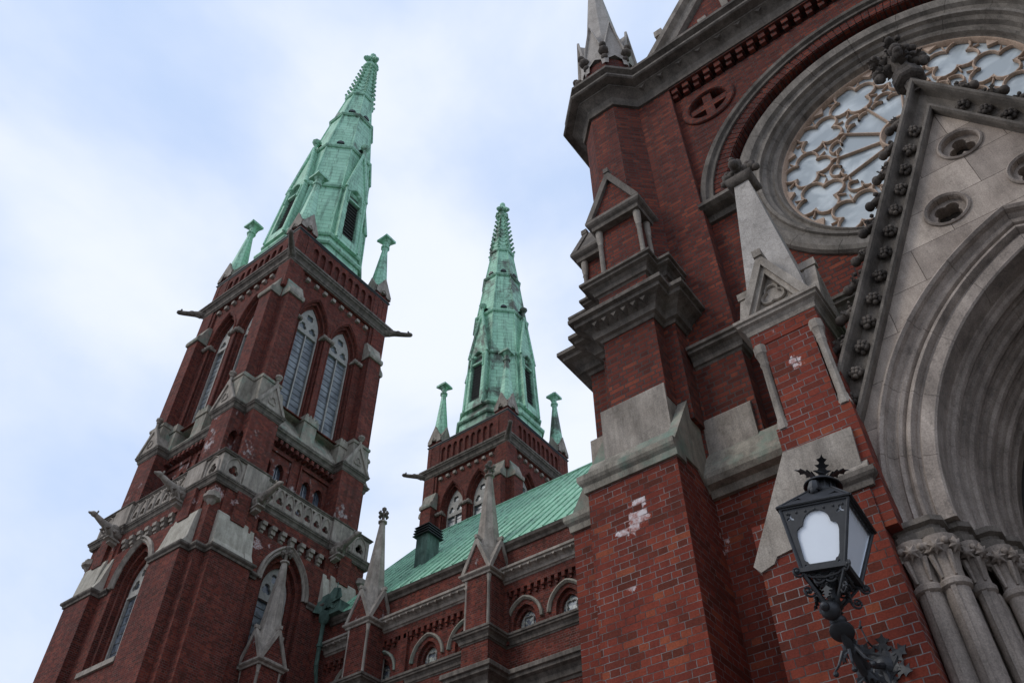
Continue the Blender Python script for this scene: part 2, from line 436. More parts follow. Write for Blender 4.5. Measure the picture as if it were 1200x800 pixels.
    def build(s, name, mat, parent=None, smooth=None, recalc=True, bevel=0.0):
        if getattr(s, 'cuts', None):
            o = None
            for p in s.pieces():
                q = p.build(name, mat, parent, smooth, recalc)
                o = o or q
            return o
        me = bpy.data.meshes.new(name)
        me.from_pydata([tuple(p) for p in s.v], [], s.f)
        if recalc:
            bm = bmesh.new(); bm.from_mesh(me)
            bmesh.ops.recalc_face_normals(bm, faces=bm.faces)
            bm.to_mesh(me); bm.free()
        uvl = me.uv_layers.new(name='UVMap')
        for p in me.polygons:
            n = p.normal
            if abs(n.z) > 0.985: t = Vector((1, 0, 0)); b = Vector((0, 1, 0))
            else:
                t = Vector((-n.y, n.x, 0)).normalized()
                if t.x < -0.01 or (abs(t.x) <= 0.01 and t.y < 0): t = -t
                b = n.cross(t)
                if b.z < 0: b = -b
            flat = abs(n.z) < 0.05
            for li in p.loop_indices:
                co = me.vertices[me.loops[li].vertex_index].co
                uvl.data[li].uv = (co.dot(t), co.z if flat else co.dot(b))
        me.materials.append(mat)
        if smooth is not None:
            for p in me.polygons: p.use_smooth = True
            me.set_sharp_from_angle(angle=radians(smooth))
        o = bpy.data.objects.new(name, me); COL.objects.link(o)
        if parent: o.parent = parent
        return o

def thing(name, label, cat, loc=(0, 0, 0), group=None):
    o = bpy.data.objects.new(name, None); COL.objects.link(o)
    o.empty_display_size = 0.5
    o.location = loc; o['label'] = label; o['category'] = cat
    if group: o['group'] = group
    return o

def parch(cu, z0, zs, hw, rise, n=8):
    """pointed arch outline: bottom left, spring, apex, spring, bottom right"""
    R = (rise * rise + hw * hw) / (2 * hw)
    pts = [(cu - hw, z0)] if z0 < zs - 1e-6 else []
    cx = cu - hw + R
    a1 = atan2(rise, cu - cx)
    for i in range(n + 1):
        a = pi + (a1 - pi) * i / n
        pts.append((cx + R * cos(a), zs + R * sin(a)))
    pts += [(2 * cu - x, z) for x, z in reversed(pts[:-1])]
    return pts

def circ(cx, cz, r, n=24, ph=0):
    return [(cx + r * cos(ph + 2 * pi * i / n), cz + r * sin(ph + 2 * pi * i / n)) for i in range(n)]

def foil(cx, cz, R, k=4, ph=0.0, lobe=0.52, n=7, off=None):
    """k-lobed cusped outline inside radius R"""
    rl = R * lobe; d = R - rl if off is None else off
    pts = []
    half = pi / k
    m = d * sin(half)
    x = d * cos(half) + sqrt(max(rl * rl - m * m, 0))
    best = atan2(x * sin(half), x * cos(half) - d)
    for j in range(k):
        a = ph + 2 * pi * j / k
        for i in range(n):
            t = -best + 2 * best * i / (n - 1)
            pts.append((cx + d * cos(a) + rl * cos(a + t), cz + d * sin(a) + rl * sin(a + t)))
    return pts

def rect(x0, x1, z0, z1): return [(x0, z0), (x1, z0), (x1, z1), (x0, z1)]

def F(k, cx=0.0, cy=0.0):
    """local face frame: x = along, y = into the wall (outside is -y); k quarter turns"""
    return Matrix.Translation((cx, cy, 0)) @ Matrix.Rotation(k * pi / 2, 4, 'Z')

def cornice(z0, z1, o0, o1, back=-0.1):
    h = z1 - z0; q = o1 - o0
    return [(back, z0), (o0, z0), (o0 + q * .08, z0 + h * .10), (o0 + q * .22, z0 + h * .14), (o0 + q * .3, z0 + h * .36), (o0 + q * .52, z0 + h * .52),
            (o0 + q * .80, z0 + h * .60), (o0 + q * .82, z0 + h * .74), (o1, z0 + h * .78), (o1, z0 + h * .95), (o1 - .02, z1), (back, z1)]

def drip(z0, z1, o1, back=-0.08):
    h = z1 - z0
    return [(back, z0), (o1 * .35, z0), (o1 * .45, z0 + h * .3), (o1 * .8, z0 + h * .42), (o1, z0 + h * .55), (o1, z0 + h * .8), (back, z1)]

def fleuron(mb, c, r, h, arms=4, ph=0.0, T=None):
    """carved bud finial with curled leaves"""
    x, y, z = c
    mb.lathe([(r * .38, z), (r * .34, z + h * .25), (r * .5, z + h * .28), (r * .5, z + h * .34), (r * .3, z + h * .4), (r * .32, z + h * .75), (r * .42, z + h * .8), (r * .3, z + h)], (x, y, 0), 8, pi / 8, T)
    for k in range(arms):
        a = ph + 2 * pi * k / arms
        ca, sa = cos(a), sin(a)
        mb.blob((x + r * .62 * ca, y + r * .62 * sa, z + h * .55), r * .40, 1, 1, .62, 7, 5, T)
        mb.blob((x + r * .88 * ca, y + r * .88 * sa, z + h * .47), r * .26, 1, 1, .9, 7, 5, T)
        mb.blob((x + r * .40 * ca, y + r * .40 * sa, z + h * .72), r * .3, 1, 1, .7, 7, 5, T)

def hexcap(mb, c, r, h, T=None):
    """copper cap like an upturned star: flared plate and cone"""
    x, y, z = c
    mb.lathe([(r * .30, z), (r * .34, z + h * .12), (r * .46, z + h * .16), (r * .46, z + h * .24), (r * .28, z + h * .3), (r * .32, z + h * .5),
              (r * .55, z + h * .62)], (x, y, 0), 8, pi / 8, T)
    ring = []
    for i in range(8):
        a = i * pi / 4 + pi / 4
        q = r if i % 2 == 0 else r * .62
        ring.append((q * cos(a), q * sin(a), 0 if i % 2 == 0 else .06 * h))
    rings = [[(x + p[0] * .5, y + p[1] * .5, z + h * .60) for p in ring],
             [(x + p[0], y + p[1], z + h * .62 + p[2] - .04 * h) for p in ring],
             [(x + p[0] * .98, y + p[1] * .98, z + h * .70 + p[2]) for p in ring],
             [(x + p[0] * .45, y + p[1] * .45, z + h * .86) for p in ring],
             [(x + p[0] * .12, y + p[1] * .12, z + h) for p in ring]]
    mb.loft(rings, True, True, T)

def leaf(m, T, L, w, curl=.5, lobes=3):
    """lobed leaf in the xz plane rising along z, curling toward -y"""
    pts = [(0, 0)]
    for j in range(lobes):
        z0 = L * (.15 + .25 * j); ww = w * (1 - .22 * j)
        pts += [(ww * .45, z0), (ww, z0 + L * .14), (ww * .5, z0 + L * .17)]
    pts += [(w * .12, L * .88), (0, L)]
    full = pts + [(-x, z) for x, z in reversed(pts[1:-1])]
    n = len(full)
    f_ = lambda x, z: -curl * (z / L) ** 2 * L - .25 * abs(x)
    v = [(x, f_(x, z), z) for x, z in full] + [(x, f_(x, z) + .012, z) for x, z in full]
    m.add(v, [tuple(range(n)), tuple(range(2 * n - 1, n - 1, -1))] + [(i, (i + 1) % n, n + (i + 1) % n, n + i) for i in range(n)], T)

# ------------------------------------------------------------ ground
g = MB(); g.box(-1500, 1500, -1500, 1500, -0.5, 0)
go = g.build('ground', M_pave); go['kind'] = 'structure'

# ============================================================ BELL TOWERS
TWX, TWY = -31.4, 19.5
def gargoyle_mb(L=1.5):
    """crouching beast, body along -y, feet on a corbel"""
    m = MB()
    m.tube([(0, .35, -.02), (0, 0, .0), (0, -.35, .06), (0, -.75, .10), (0, -1.05, .17), (0, -L + .05, .20)], [.24, .25, .20, .15, .12, .10], 8)
    m.blob((0, -L, .20), .15, .85, 1.25, .85)
    m.blob((0, -L - .17, .15), .08, .9, 1.4, .7)
    for sx in (-1, 1):
        m.blob((sx * .10, -L + .07, .33), .055, .6, .8, 1.6)
        m.tube([(sx * .14, .02, .02), (sx * .2, -.22, -.12), (sx * .16, -.08, -.34)], [.12, .09, .06], 6)
        m.tube([(sx * .11, -.42, .0), (sx * .16, -.60, -.12), (sx * .13, -.42, -.27)], [.09, .06, .05], 6)
        m.blob((sx * .17, -.12, .16), .12, .6, 2.0, 1.0)
    m.box(-.2, .2, -.28, .35, -.42, -.33); m.box(-.14, .14, -.1, .35, -.55, -.42)
    return m
def long_garg_mb():
    m = MB()
    m.tube([(0, .4, -.05), (0, -.05, .02), (0, -.4, .05), (0, -.8, .03), (0, -1.15, .04), (0, -1.3, .05)], [.25, .22, .18, .15, .14, .13], 8)
    m.blob((0, -1.3, .07), .18, .9, 1.2, .8)
    m.tube([(0, -.05, -.1), (0, -.35, -.05)], [.16, .1], 6)
    for sx in (-1, 1):
        m.blob((sx * .12, -.6, .1), .09, .6, 1.8, 1.0)
        m.blob((sx * .10, -1.22, .21), .06)
    return m

def belfry_window(parent, T, cu, z0, zs, hw, rise, y, rows, mat_glass, name='belfry_window'):
    fr = MB(T)
    ol = parch(cu, z0, zs, hw, rise)
    inn = parch(cu, z0 + .12, zs - .25, hw - .10, .001 + .1) 
    # tracery head plate with two foiled lights and a foiled circle
    head = [p for p in parch(cu, zs - .35, zs, hw + .02, rise)]
    h1 = foil(cu - hw * .46, zs + .10, hw * .36, 3, pi / 2, .55)
    h2 = foil(cu + hw * .46, zs + .10, hw * .36, 3, pi / 2, .55)
    h3 = foil(cu, zs + rise * .55, hw * .34, 4, pi / 4, .52)
    fr.plate(head, [h1, h2, h3], y - .10, y + .06)
    fr.box(cu - hw, cu + hw, y - .13, y + .02, zs - .42, zs - .33)
    fr.box(cu - hw, cu - hw + .07, y - .12, y, z0, zs - .33); fr.box(cu + hw - .07, cu + hw, y - .12, y, z0, zs - .33)
    fr.box(cu - hw, cu + hw, y - .12, y, z0, z0 + .08)
    fr.box(cu - .035, cu + .035, y - .10, y, z0, zs - .4)
    f = fr.build(name, M_frame, parent)
    gl = MB(T); gl.plate(ol, [], y + .004)
    gl.build('pane', mat_glass, f, recalc=False)
    bars = MB(T)
    for i in range(1, rows):
        z = z0 + (zs - .35 - z0) * i / rows
        bars.box(cu - hw + .05, cu + hw - .05, y - .012, y + .01, z - .016, z + .016)
    bars.build('glazing_bar', M_leadline, f)
    return f

def make_tower(label, loc, copper, lean=0.0):
    R = thing('bell_tower', label, 'church tower', loc, 'bell towers of the church')
    P = lambda m, name, mat, par=R, **k: m.build(name, mat, par, **k)
    WL = 4.36; ZB = 23.05
    # ---- lower shaft
    sh = MB()
    for k in range(4):
        T = F(k)
        hole = parch(0, 16.35, 20.0, 1.12, 1.75)
        pan = rect(-1.95, 2.0, 21.95, 22.56)
        sh.plate([(-WL, 0), (WL, 0), (WL, ZB), (-WL, ZB)], [hole, pan], -WL, -WL + .22, T)
        h2 = parch(0, 16.4, 20.0, .92, 1.5)
        sh.plate(rect(-1.3, 1.3, 16.2, 22.0), [h2], -WL + .22, -WL + .44, T)
        h3 = parch(0, 16.45, 20.0, .74, 1.25)
        sh.plate(rect(-1.1, 1.1, 16.2, 21.8), [h3], -WL + .44, -WL + .7, T)
        sh.box(-2.0, 2.05, -WL + .2, -WL + .3, 21.9, 22.7, T)
        # clasping ribs above the weatherings
        for sx in (-1, 1):
            a, b = (2.2, 3.85) if sx > 0 else (-3.85, -2.2)
            sh.box(a, b, -WL - .06, -WL + .2, 21.4, ZB, T)
            sh.box(sx * 3.0 - .35, sx * 3.0 + .35, -WL - .22, -WL, 21.6, ZB, T)
    P(sh, 'shaft_wall', M_brick_shaft, recalc=False)
    dk = MB(); dk.box(-3.5, 3.5, -3.5, 3.5, 0.1, 23.0); dk.box(-2.9, 2.9, -2.9, 2.9, 23.0, 28.5); P(dk, 'inner_core', M_dark)
    for k in range(4):
        belfry_window(R, F(k), 0, 16.45, 20.0, .74, 1.25, -WL + .66, 8, M_glass_dark, 'lower_window')
        m = MB(F(k)); 
        hw, rise = 1.38, 2.1
        Ra = (rise * rise + hw * hw) / (2 * hw)
        for sx in (-1, 1):
            c = (sx * (Ra - hw), 20.0)
            a0 = pi if sx > 0 else 0.0
            a1 = atan2(rise, -c[0]) 
            m.arcsweep(c, [(Ra + .02, -WL + .02), (Ra + .02, -WL - .10), (Ra - .06, -WL - .16), (Ra - .12, -WL - .06), (Ra - .2, -WL - .12), (Ra - .27, -WL - .04), (Ra - .27, -WL + .02)], a0, a1, 12)
        P(m, 'hood_mould', M_stone)
        m = MB(F(k)); m.box(-1.25, 1.25, -WL - .1, -WL + .3, 16.15, 16.36); P(m, 'window_sill', M_stone)
        # corbels
        m = MB(F(k))
        for i in range(7):
            u = -1.62 + i * .55
            m.box(u - .13, u + .13, -WL - .10, -WL + .19, 22.36, 22.54)
            m.box(u - .115, u + .115, -WL - .02, -WL + .19, 22.16, 22.36)
            m.prism([(-WL + .19, 21.92), (-WL + .05, 22.05), (-WL + .06, 22.16), (-WL + .19, 22.16)], 'x', u - .09, u + .09); m.cut()
        P(m, 'corbel', M_stone)
    # ---- buttresses
    for k in range(4):
        for sx in (-1, 1):
            a, b = (1.99, 3.94) if sx > 0 else (-3.94, -1.99)
            m = MB(F(k)); m.box(a, b, -4.78, -WL + .1, 0, 19.9)
            bo = P(m, 'buttress', M_brick_far)
            m = MB(F(k))
            m.prism([(-WL + .05, 20.05), (-4.86, 20.05), (-4.80, 20.22), (-WL - .02, 22.05), (-WL + .05, 22.05)], 'x', a + .02, b - .02) if False else None
            # two cheeks and a sunk block
            m.prism([(-WL + .05, 20.1), (-4.84, 20.1), (-4.62, 20.55), (-WL - .03, 21.75), (-WL + .05, 21.75)], 'x', (a if sx > 0 else b - .38), (a + .38 if sx > 0 else b))
            if True:
                x0, x1 = (a + .40, b - .02) if sx > 0 else (a + .02, b - .40)
                m.prism([(-WL + .05, 20.1), (-4.84, 20.1), (-4.64, 20.45), (-4.56, 21.4), (-4.50, 21.75), (-4.42, 21.85), (-WL + .05, 21.85)], 'x', x0, x1)
            m.build('weathering', M_stone_pale, bo)
    # string course at 20
    m = MB()
    path = []
    for k in range(4):
        Tk = Matrix.Rotation(k * pi / 2, 2)
        for p in ((-3.94, -WL), (-3.94, -4.78), (-1.99, -4.78), (-1.99, -WL), (-1.40, -WL), None, (1.40, -WL), (1.99, -WL), (1.99, -4.78), (3.94, -4.78), (3.94, -WL), (WL, -WL)):
            if p is None: path.append(None); continue
            q = Matrix.Rotation(k * pi / 2, 4, 'Z') @ Vector((p[0], p[1], 0)); path.append((q.x, q.y))
    # cut at the None markers
    i0 = path.index(None); path = path[i0 + 1:] + path[:i0]
    seg = []
    for p in path + [None]:
        if p is None:
            if len(seg) > 1: m.mould(seg, drip(19.82, 20.14, .16)); m.cut()
            seg = []
        else: seg.append(p)
    P(m, 'string_course', M_stone_mould)
    # ---- gallery with pierced parapet
    sq = lambda h: [(-h, -h), (h, -h), (h, h), (-h, h)]
    gp = []
    for k in range(4):
        for p in ((-2.0, -4.46), (-2.0, -4.36), (2.0, -4.36), (2.0, -4.46), (4.46, -4.46)):
            q = Matrix.Rotation(k * pi / 2, 4, 'Z') @ Vector((p[0], p[1], 0)); gp.append((q.x, q.y))
    m = MB(); m.mould(gp, cornice(23.0, 23.40, .01, .17, -.5), True)
    m.cut(); m.mould(gp, drip(24.55, 24.70, .09, -.22), True)
    P(m, 'gallery_cornice', M_stone_mould)
    fl = MB(); fl.box(-4.4, 4.4, -4.4, 4.4, 23.1, 23.35); P(fl, 'gallery_floor', M_stone_mould)
    for k in range(4):
        m = MB(F(k))
        n = 7; w0 = 3.9 / n
        holes = []
        for i in range(n):
            c = -1.95 + w0 * (i + .5)
            holes.append(foil(c, 23.86, w0 * .36, 3, pi / 2, .56))
        for i in range(n + 1):
            c = -1.95 + w0 * i
            if 0 < i < n: holes.append([(c - w0 * .16, 24.44), (c, 24.12), (c + w0 * .16, 24.44)]); holes.append([(c, 23.86), (c + w0 * .09, 23.52), (c - w0 * .09, 23.52)])
        m.plate(rect(-1.99, 1.99, 23.40, 24.58), holes, -4.36, -4.22, rim=True)
        m.plate(rect(-1.99, 1.99, 23.40, 24.58), holes, -4.22)
        for i in range(n):
            c = -1.95 + w0 * (i + .5)
            ar = parch(c, 23.45, 23.95, w0 * .46, w0 * .95, 5)
            m.ribbon(ar, .03, .06, -4.36)
        P(m, 'pierced_parapet', M_stone)
        m = MB(F(k))
        for sx in (-1, 1):
            a, b = (2.0, 3.25) if sx > 0 else (-3.25, -2.0)
            m.box(a, b, -4.50, -4.1, 23.40, 24.6); m.cut()
            # corner pierced panel
            a, b = (3.25, 4.42) if sx > 0 else (-4.275, -3.25)
            hc = foil((a + b) / 2, 23.90, .27, 3, pi / 2, .56)
            m.plate(rect(a, b, 23.4, 24.58), [hc], -4.42, -4.28, rim=True)
            m.ribbon(parch((a + b) / 2, 23.45, 23.95, .42, .60, 5), .035, .06, -4.42); m.cut()
        P(m, 'parapet_block', M_stone)
        # corner bracket lamp-like corbel beneath
        m = MB(Matrix.Rotation(k * pi / 2 + pi / 4, 4, 'Z'))
        m.lathe([(.08, 21.9), (.16, 22.0), (.22, 22.12), (.36, 22.2), (.36, 22.34), (.28, 22.38), (.28, 22.5)], (0, -6.06, 0), 8, pi / 8)
        P(m, 'corner_corbel', M_stone)
    m0 = gargoyle_mb(1.25)
    g0 = None
    for k in range(4):
        for sx in (-1, 1):
            if g0 is None: g0 = m0.build('gargoyle', M_stone, R, smooth=50); o = g0
            else: o = g0.copy(); COL.objects.link(o); o.parent = R
            o.matrix_parent_inverse = Matrix.Identity(4)
            o.matrix_local = F(k) @ Matrix.Translation((sx * 2.35, -4.62, 23.05)) @ Matrix.Rotation(radians(-8), 4, 'X')
    # ---- middle stage
    mid = MB()
    for k in range(4):
        T = F(k)
        hs = [parch(u, 24.6, 26.15, .27, .42, 5) for u in (-1.65, -.85, .85, 1.65)]
        mid.plate(rect(-3.4, 3.4, 23.2, 28.0), hs, -3.35, -3.05, T)
        for u in (-1.25, 1.25):   # sunk panels round the pairs
            mid.box(u - 1.0, u - .93, -3.45, -3.3, 24.3, 27.0, T); mid.box(u + .93, u + 1.0, -3.45, -3.3, 24.3, 27.0, T)
            mid.box(u - 1.0, u + 1.0, -3.45, -3.3, 27.0, 27.2, T)
        for i in range(13):
            u = -2.0 + i * 4.0 / 12
            mid.box(u - .08, u + .08, -3.72, -3.3, 27.32, 27.55, T)
    P(mid, 'middle_stage_wall', M_brick_eff, recalc=False)
    for k in range(4):
        m = MB(F(k))
        for u in (-1.65, -.85, .85, 1.65):
            m.plate(parch(u, 24.6, 26.15, .27, .42, 5), [], -3.1)
            m.box(u - .02, u + .02, -3.16, -3.08, 24.6, 26.4); m.cut()
        P(m, 'slit_window', M_glass_dark, recalc=False)
        for sx in (-1, 1):
            a, b = (2.1, 3.6) if sx > 0 else (-3.6, -2.1)
            xi, xo = (a, b) if sx > 0 else (b, a)
            m = MB(F(k))
            m.box(a + (.12 if sx > 0 else .35), b - (.35 if sx > 0 else .12), -4.24, -3.0, 23.3, 27.9)
            hole = [(p[0], p[1]) for p in parch(-3.78, 24.4, 26.1, .26, .5, 5)]
            # side faces with a pointed opening, in the yz plane
            for xx, dx in ((xo, -.35 if sx > 0 else .35), (xi, .12 if sx > 0 else -.12)):
                Ts = F(k) @ Matrix(((0, 1, 0, 0), (1, 0, 0, 0), (0, 0, 1, 0), (0, 0, 0, 1)))
                mm = MB(Ts)
                mm.plate(rect(-4.25, -3.0, 23.3, 27.9), [hole] if xx == xo else [], xx, xx + dx)
                m.v_off = len(m.v)
                o_ = len(m.v); m.v += mm.v; m.f += [tuple(i + o_ for i in f) for f in mm.f]
            m.plate(rect(a, b, 23.3, 27.9), [], -4.25)
            bo = P(m, 'corner_pier', M_brick_eff if k in (0, 1) else M_brick_far, recalc=False)
            # gabled cap
            m = MB(F(k)); c = (a + b) / 2
            m.prism([(c - .78, 28.1), (c + .78, 28.1), (c + .78, 28.2), (c, 29.62), (c - .78, 28.2)], 'y', -4.40, -3.5)
            m.prism([(c - .86, 28.1), (c - .70, 28.1), (c, 29.40), (c + .70, 28.1), (c + .86, 28.1), (c, 29.76)], 'y', -4.47, -4.38)
            m.ribbon(foil(c, 28.55, .24, 3, pi / 2, .55), .03, .05, -4.40, True)
            m.lathe([(.07, 29.6), (.06, 29.88), (.12, 29.92), (.10, 29.98), (.19, 30.1), (.17, 30.2), (.08, 30.26)], (c, -4.40, 0), 8)
            m.build('gable_cap', M_stone, bo)
            m = MB(F(k)); m.prism([(-4.22, 28.0), (-4.30, 28.2), (-4.27, 29.75), (-2.9, 29.75), (-2.9, 28.0)], 'x', a + .42 if sx > 0 else a - .02, b + .02 if sx > 0 else b - .42); m.prism([(-4.32, 29.72), (-4.34, 29.86), (-4.24, 29.95), (-2.9, 29.95), (-2.9, 29.72)], 'x', a + .37 if sx > 0 else a - .06, b + .06 if sx > 0 else b - .37)
            m.build('weathering', M_stone_green, bo)
    mp_ = []
    for k in range(4):
        for p in ((-3.6, -3.62), (-3.6, -4.25), (-2.1, -4.25), (-2.1, -3.62), (2.1, -3.62), (2.1, -4.25), (3.6, -4.25), (3.6, -3.62)):
            q = Matrix.Rotation(k * pi / 2, 4, 'Z') @ Vector((p[0], p[1], 0)); mp_.append((q.x, q.y))
    m = MB(); m.mould(mp_, cornice(27.68, 28.12, .02, .2, -.6), True); P(m, 'middle_cornice', M_stone_mould)
    for k in range(4):
        m = MB(F(k)); m.prism([(-3.80, 27.98), (-3.80, 28.16), (-3.1, 29.35), (-3.1, 29.7), (-2.8, 29.7), (-2.8, 27.98)], 'x', -2.7, 2.7)
        P(m, 'sloped_sill', M_stone_green)
        m = MB(F(k))
        for u, hwx in ((0, .42), (-2.35, .36), (2.35, .36)):
            m.box(u - hwx, u + hwx, -3.78, -3.0, 28.05, 29.42)
            m.prism([(u - hwx - .06, 29.4), (u + hwx + .06, 29.4), (u + hwx + .02, 29.75), (u - hwx - .02, 29.75)], 'y', -3.84, -3.0)
            for j in range(4):
                uu = u - hwx + (2 * hwx) * (j + .5) / 4
                m.box(uu - .06, uu + .06, -3.82, -3.3, 29.75, 29.9)
            m.cut()
        m.box(-2.6, 2.6, -3.45, -3.0, 29.45, 29.62)
        P(m, 'pedestal_block', M_stone_green)
    # ---- belfry stage
    bf = MB()
    for k in range(4):
        T = F(k)
        top = [(-3.62, 29.5), (3.62, 29.5), (3.62, 39.1), (-3.62, 39.1)]
        A = [parch(u, 29.55, 35.75, 1.0, 2.1, 10) for u in (-1.18, 1.18)]
        B = [parch(u, 29.55, 35.75, .88, 1.9, 10) for u in (-1.18, 1.18)]
        C = [parch(u, 29.55, 35.75, .75, 1.7, 10) for u in (-1.18, 1.18)]
        bf.plate(top, A, -3.62, -3.44, T)
        bf.plate(rect(-2.5, 2.5, 29.5, 38.6), B, -3.44, -3.24, T)
        bf.plate(rect(-2.5, 2.5, 29.5, 38.4), C, -3.24, -2.98, T)
        # string of raised hood bricks
        for u in (-1.18, 1.18):
            bf.ribbon(parch(u, 35.75, 35.76, 1.07, 2.25, 10), .06, .07, -3.62, T=T)
        # panel frame and dentils
        bf.box(-2.75, 2.75, -3.76, -3.6, 38.95, 39.15, T)
        for s_ in (-1, 1):
            bf.box(s_ * 2.75 - .1, s_ * 2.75 + .1, -3.74, -3.6, 35.9, 39.1, T)
        # clustered shafts in the jambs
        for u in (-2.14, -.16, .16, 2.14):
            bf.lathe([(.055, 29.8), (.055, 35.5)], (u, -3.60, 0), 8, 0, T)
        for u in (-1.18, 1.18):
            for q in (-.94, .94, -.82, .82):
                bf.lathe([(.05, 29.8), (.05, 35.5)], (u + q, -3.45 if abs(q) > .9 else -3.26, 0), 8, 0, T)
    P(bf, 'belfry_wall', M_brick_far, recalc=False)
    dk = MB(); dk.box(-2.7, 2.7, -2.7, 2.7, 29, 40); P(dk, 'inner_core', M_dark)
    for k in range(4):
        m = MB(F(k))
        for i in range(8):
            u = -2.3 + i * 4.6 / 7
            m.box(u - .12, u + .12, -3.80, -3.6, 38.50, 38.72); m.cut()
        P(m, 'corbel', M_stone)
        for u in (-1.18, 1.18):
            belfry_window(R, F(k), u, 29.7, 35.75, .75, 1.7, -3.08, 15, M_glass_belfry)
        m = MB(F(k))
        for u0, u1 in ((-2.6, -2.0), (-.40, .40), (2.0, 2.6)):
            for q in (0, 1, 2):
                m.box(u0 + .03 * q, u1 - .03 * q, -3.72 + .04 * q, -3.0, 35.52 + .12 * q, 35.62 + .12 * q)
            for u in [u0 + (u1 - u0) * (j + .5) / 3 for j in range(3)]:
                m.blob((u, -3.70, 35.6), .13)
            m.cut()
        P(m, 'capital_band', M_stone)
    for k in range(4):
        for sx in (-1, 1):
            a, b = (2.6, 3.53) if sx > 0 else (-3.53, -2.6)
            m = MB(F(k)); m.box(a, b, -4.19, -3.5, 28.3, 36.2)
            bo = P(m, 'corner_buttress', M_brick_far)
            m = MB(F(k))
            m.prism([(-3.5, 36.1), (-4.28, 36.1), (-4.32, 36.22), (-4.28, 36.42), (-4.12, 36.6), (-3.84, 37.45), (-3.5, 37.5)], 'x', a - .06, b + .06)
            m.build('weathering', M_stone_green, bo)
    m = MB()
    for sx in (-1, 1):
        for sy in (-1, 1):
            x0, x1 = sorted((sx * 2.85, sx * 3.82)); y0, y1 = sorted((sy * 2.85, sy * 3.82))
            m.box(x0, x1, y0, y1, 36.8, 39.1); m.cut()
    P(m, 'corner_clasp', M_brick_far)
    # ---- main cornice and blind arcade
    m = MB(); m.mould(sq(3.80), cornice(39.0, 39.72, .02, .34, -1.0), True)
    P(m, 'main_cornice', M_stone_mould)
    m = MB()
    for k in range(4):
        T = F(k)
        hs = [parch(-2.8 + i * .56, 39.95, 41.25, .19, .26, 4) for i in range(11)]
        m.plate(rect(-3.72, 3.72, 39.65, 41.95), hs, -3.72, -3.58, T)
        m.plate(rect(-3.72, 3.72, 39.65, 41.95), [], -3.575, T=T)
    P(m, 'arcaded_parapet', M_brick_far, recalc=False)
    m = MB(); m.mould(sq(3.72), drip(41.9, 42.1, .1, -.3), True); P(m, 'parapet_coping', M_roofblack)
    # corner pinnacles
    for sx in (-1, 1):
        for sy in (-1, 1):
            cx, cy = sx * 3.17, sy * 3.17
            m = MB()
            for k in range(4):
                T = F(k, cx, cy)
                m.plate(rect(-.58, .58, 39.7, 42.9), [parch(-.02, 40.0, 41.6, .22, .3, 5), parch(0, 42.25, 42.45, .16, .26, 5)], -.58, -.44, T)
                m.plate(rect(-.45, .45, 39.7, 42.8), [], -.43, T=T)
            p = P(m, 'pinnacle', M_brick_far, recalc=False)
            m = MB()
            for k in range(4):
                T = F(k, cx, cy)
                m.plate([(-.64, 42.3), (-.24, 42.3), (-.24, 42.5), (0, 42.8), (.24, 42.5), (.24, 42.3), (.64, 42.3), (.62, 42.6), (0, 43.85), (-.62, 42.6)], [], -.66, T=T)
                m.prism([(-.66, 42.55), (.66, 42.55), (0, 43.95)], 'y', -.655, -.3, T)
                m.ribbon([(-.24, 42.3), (-.24, 42.5), (0, 42.82), (.24, 42.5), (.24, 42.3)], .04, .05, -.66, T=T)
            m.build('gablet', M_stone, p)
            m = MB(); m.lathe([(.62, 42.7), (.60, 43.3), (.21, 47.2), (.17, 47.6)], (cx, cy, 0), 8, pi / 8)
            m.build('cone', copper, p)
            m = MB(); hexcap(m, (cx, cy, 47.35), .66, 1.7); m.build('finial', copper, p, smooth=30)
    lg = long_garg_mb(); g0 = None
    for k in range(4):
        if g0 is None: g0 = lg.build('long_gargoyle', M_stone_mould, R, smooth=50); o = g0
        else: o = g0.copy(); COL.objects.link(o); o.parent = R
        o.matrix_local = Matrix.Rotation(k * pi / 2 + pi / 4, 4, 'Z') @ Matrix.Translation((0, -5.55, 39.35))
    # ---- spire (its axis is very slightly out of plumb)
    n_before = set(o.name for o in R.children_recursive)
    PH = pi / 8; q = 1 / cos(pi / 8)
    sp = MB()
    sp.lathe([(3.42 * q * .93, 41.5), (3.38 * q * .93, 43.6), (3.16 * q * .93, 44.6)], (0, 0, 0), 8, PH)
    sp.lathe([(3.0 * q * .93, 44.6), (2.62 * q * .95, 50.4), (2.28 * q * .95, 56.0), (1.62 * q * .95, 61.6), (1.06 * q * .95, 66.0), (.34, 72.9)], (0, 0, 0), 8, PH)
    s_ = P(sp, 'spire', copper)
    bd = MB()
    for z, r in ((43.55, 3.42), (44.6, 3.2), (50.5, 2.72), (56.0, 2.36), (61.7, 1.70), (66.1, 1.12)):
        r *= q * .95
        bd.lathe([(r - .25, z - .12), (r + .03, z - .12), (r + .12, z), (r + .12, z + .12), (r - .02, z + .30), (r - .3, z + .32)], (0, 0, 0), 8, PH)
    # hip rolls
    prof = [(3.0 * .93, 44.6), (2.62 * .95, 50.4), (2.28 * .95, 56.0), (1.62 * .95, 61.6), (1.06 * .95, 66.0)]
    for i in range(8):
        a = PH + i * pi / 4
        bd.tube([(r * q * cos(a), r * q * sin(a), z) for r, z in prof], .07, 6)
    bd.build('band', copper, s_)
    for z, r in ((56.55, 2.28), (62.2, 1.64)):       # small eyelet vents above the bands
        ev = MB()
        for k in range(8):
            T = Matrix.Rotation(k * pi / 4, 4, 'Z')
            ap = r * .93
            ev.cut(); ev.prism([(-.28, z), (-.2, z + .2), (0, z + .3), (.2, z + .2), (.28, z)], 'y', -ap - .1, -ap + .3, T)
        ev.build('eyelet_hood', M_roofblack, s_)
    cr = MB()
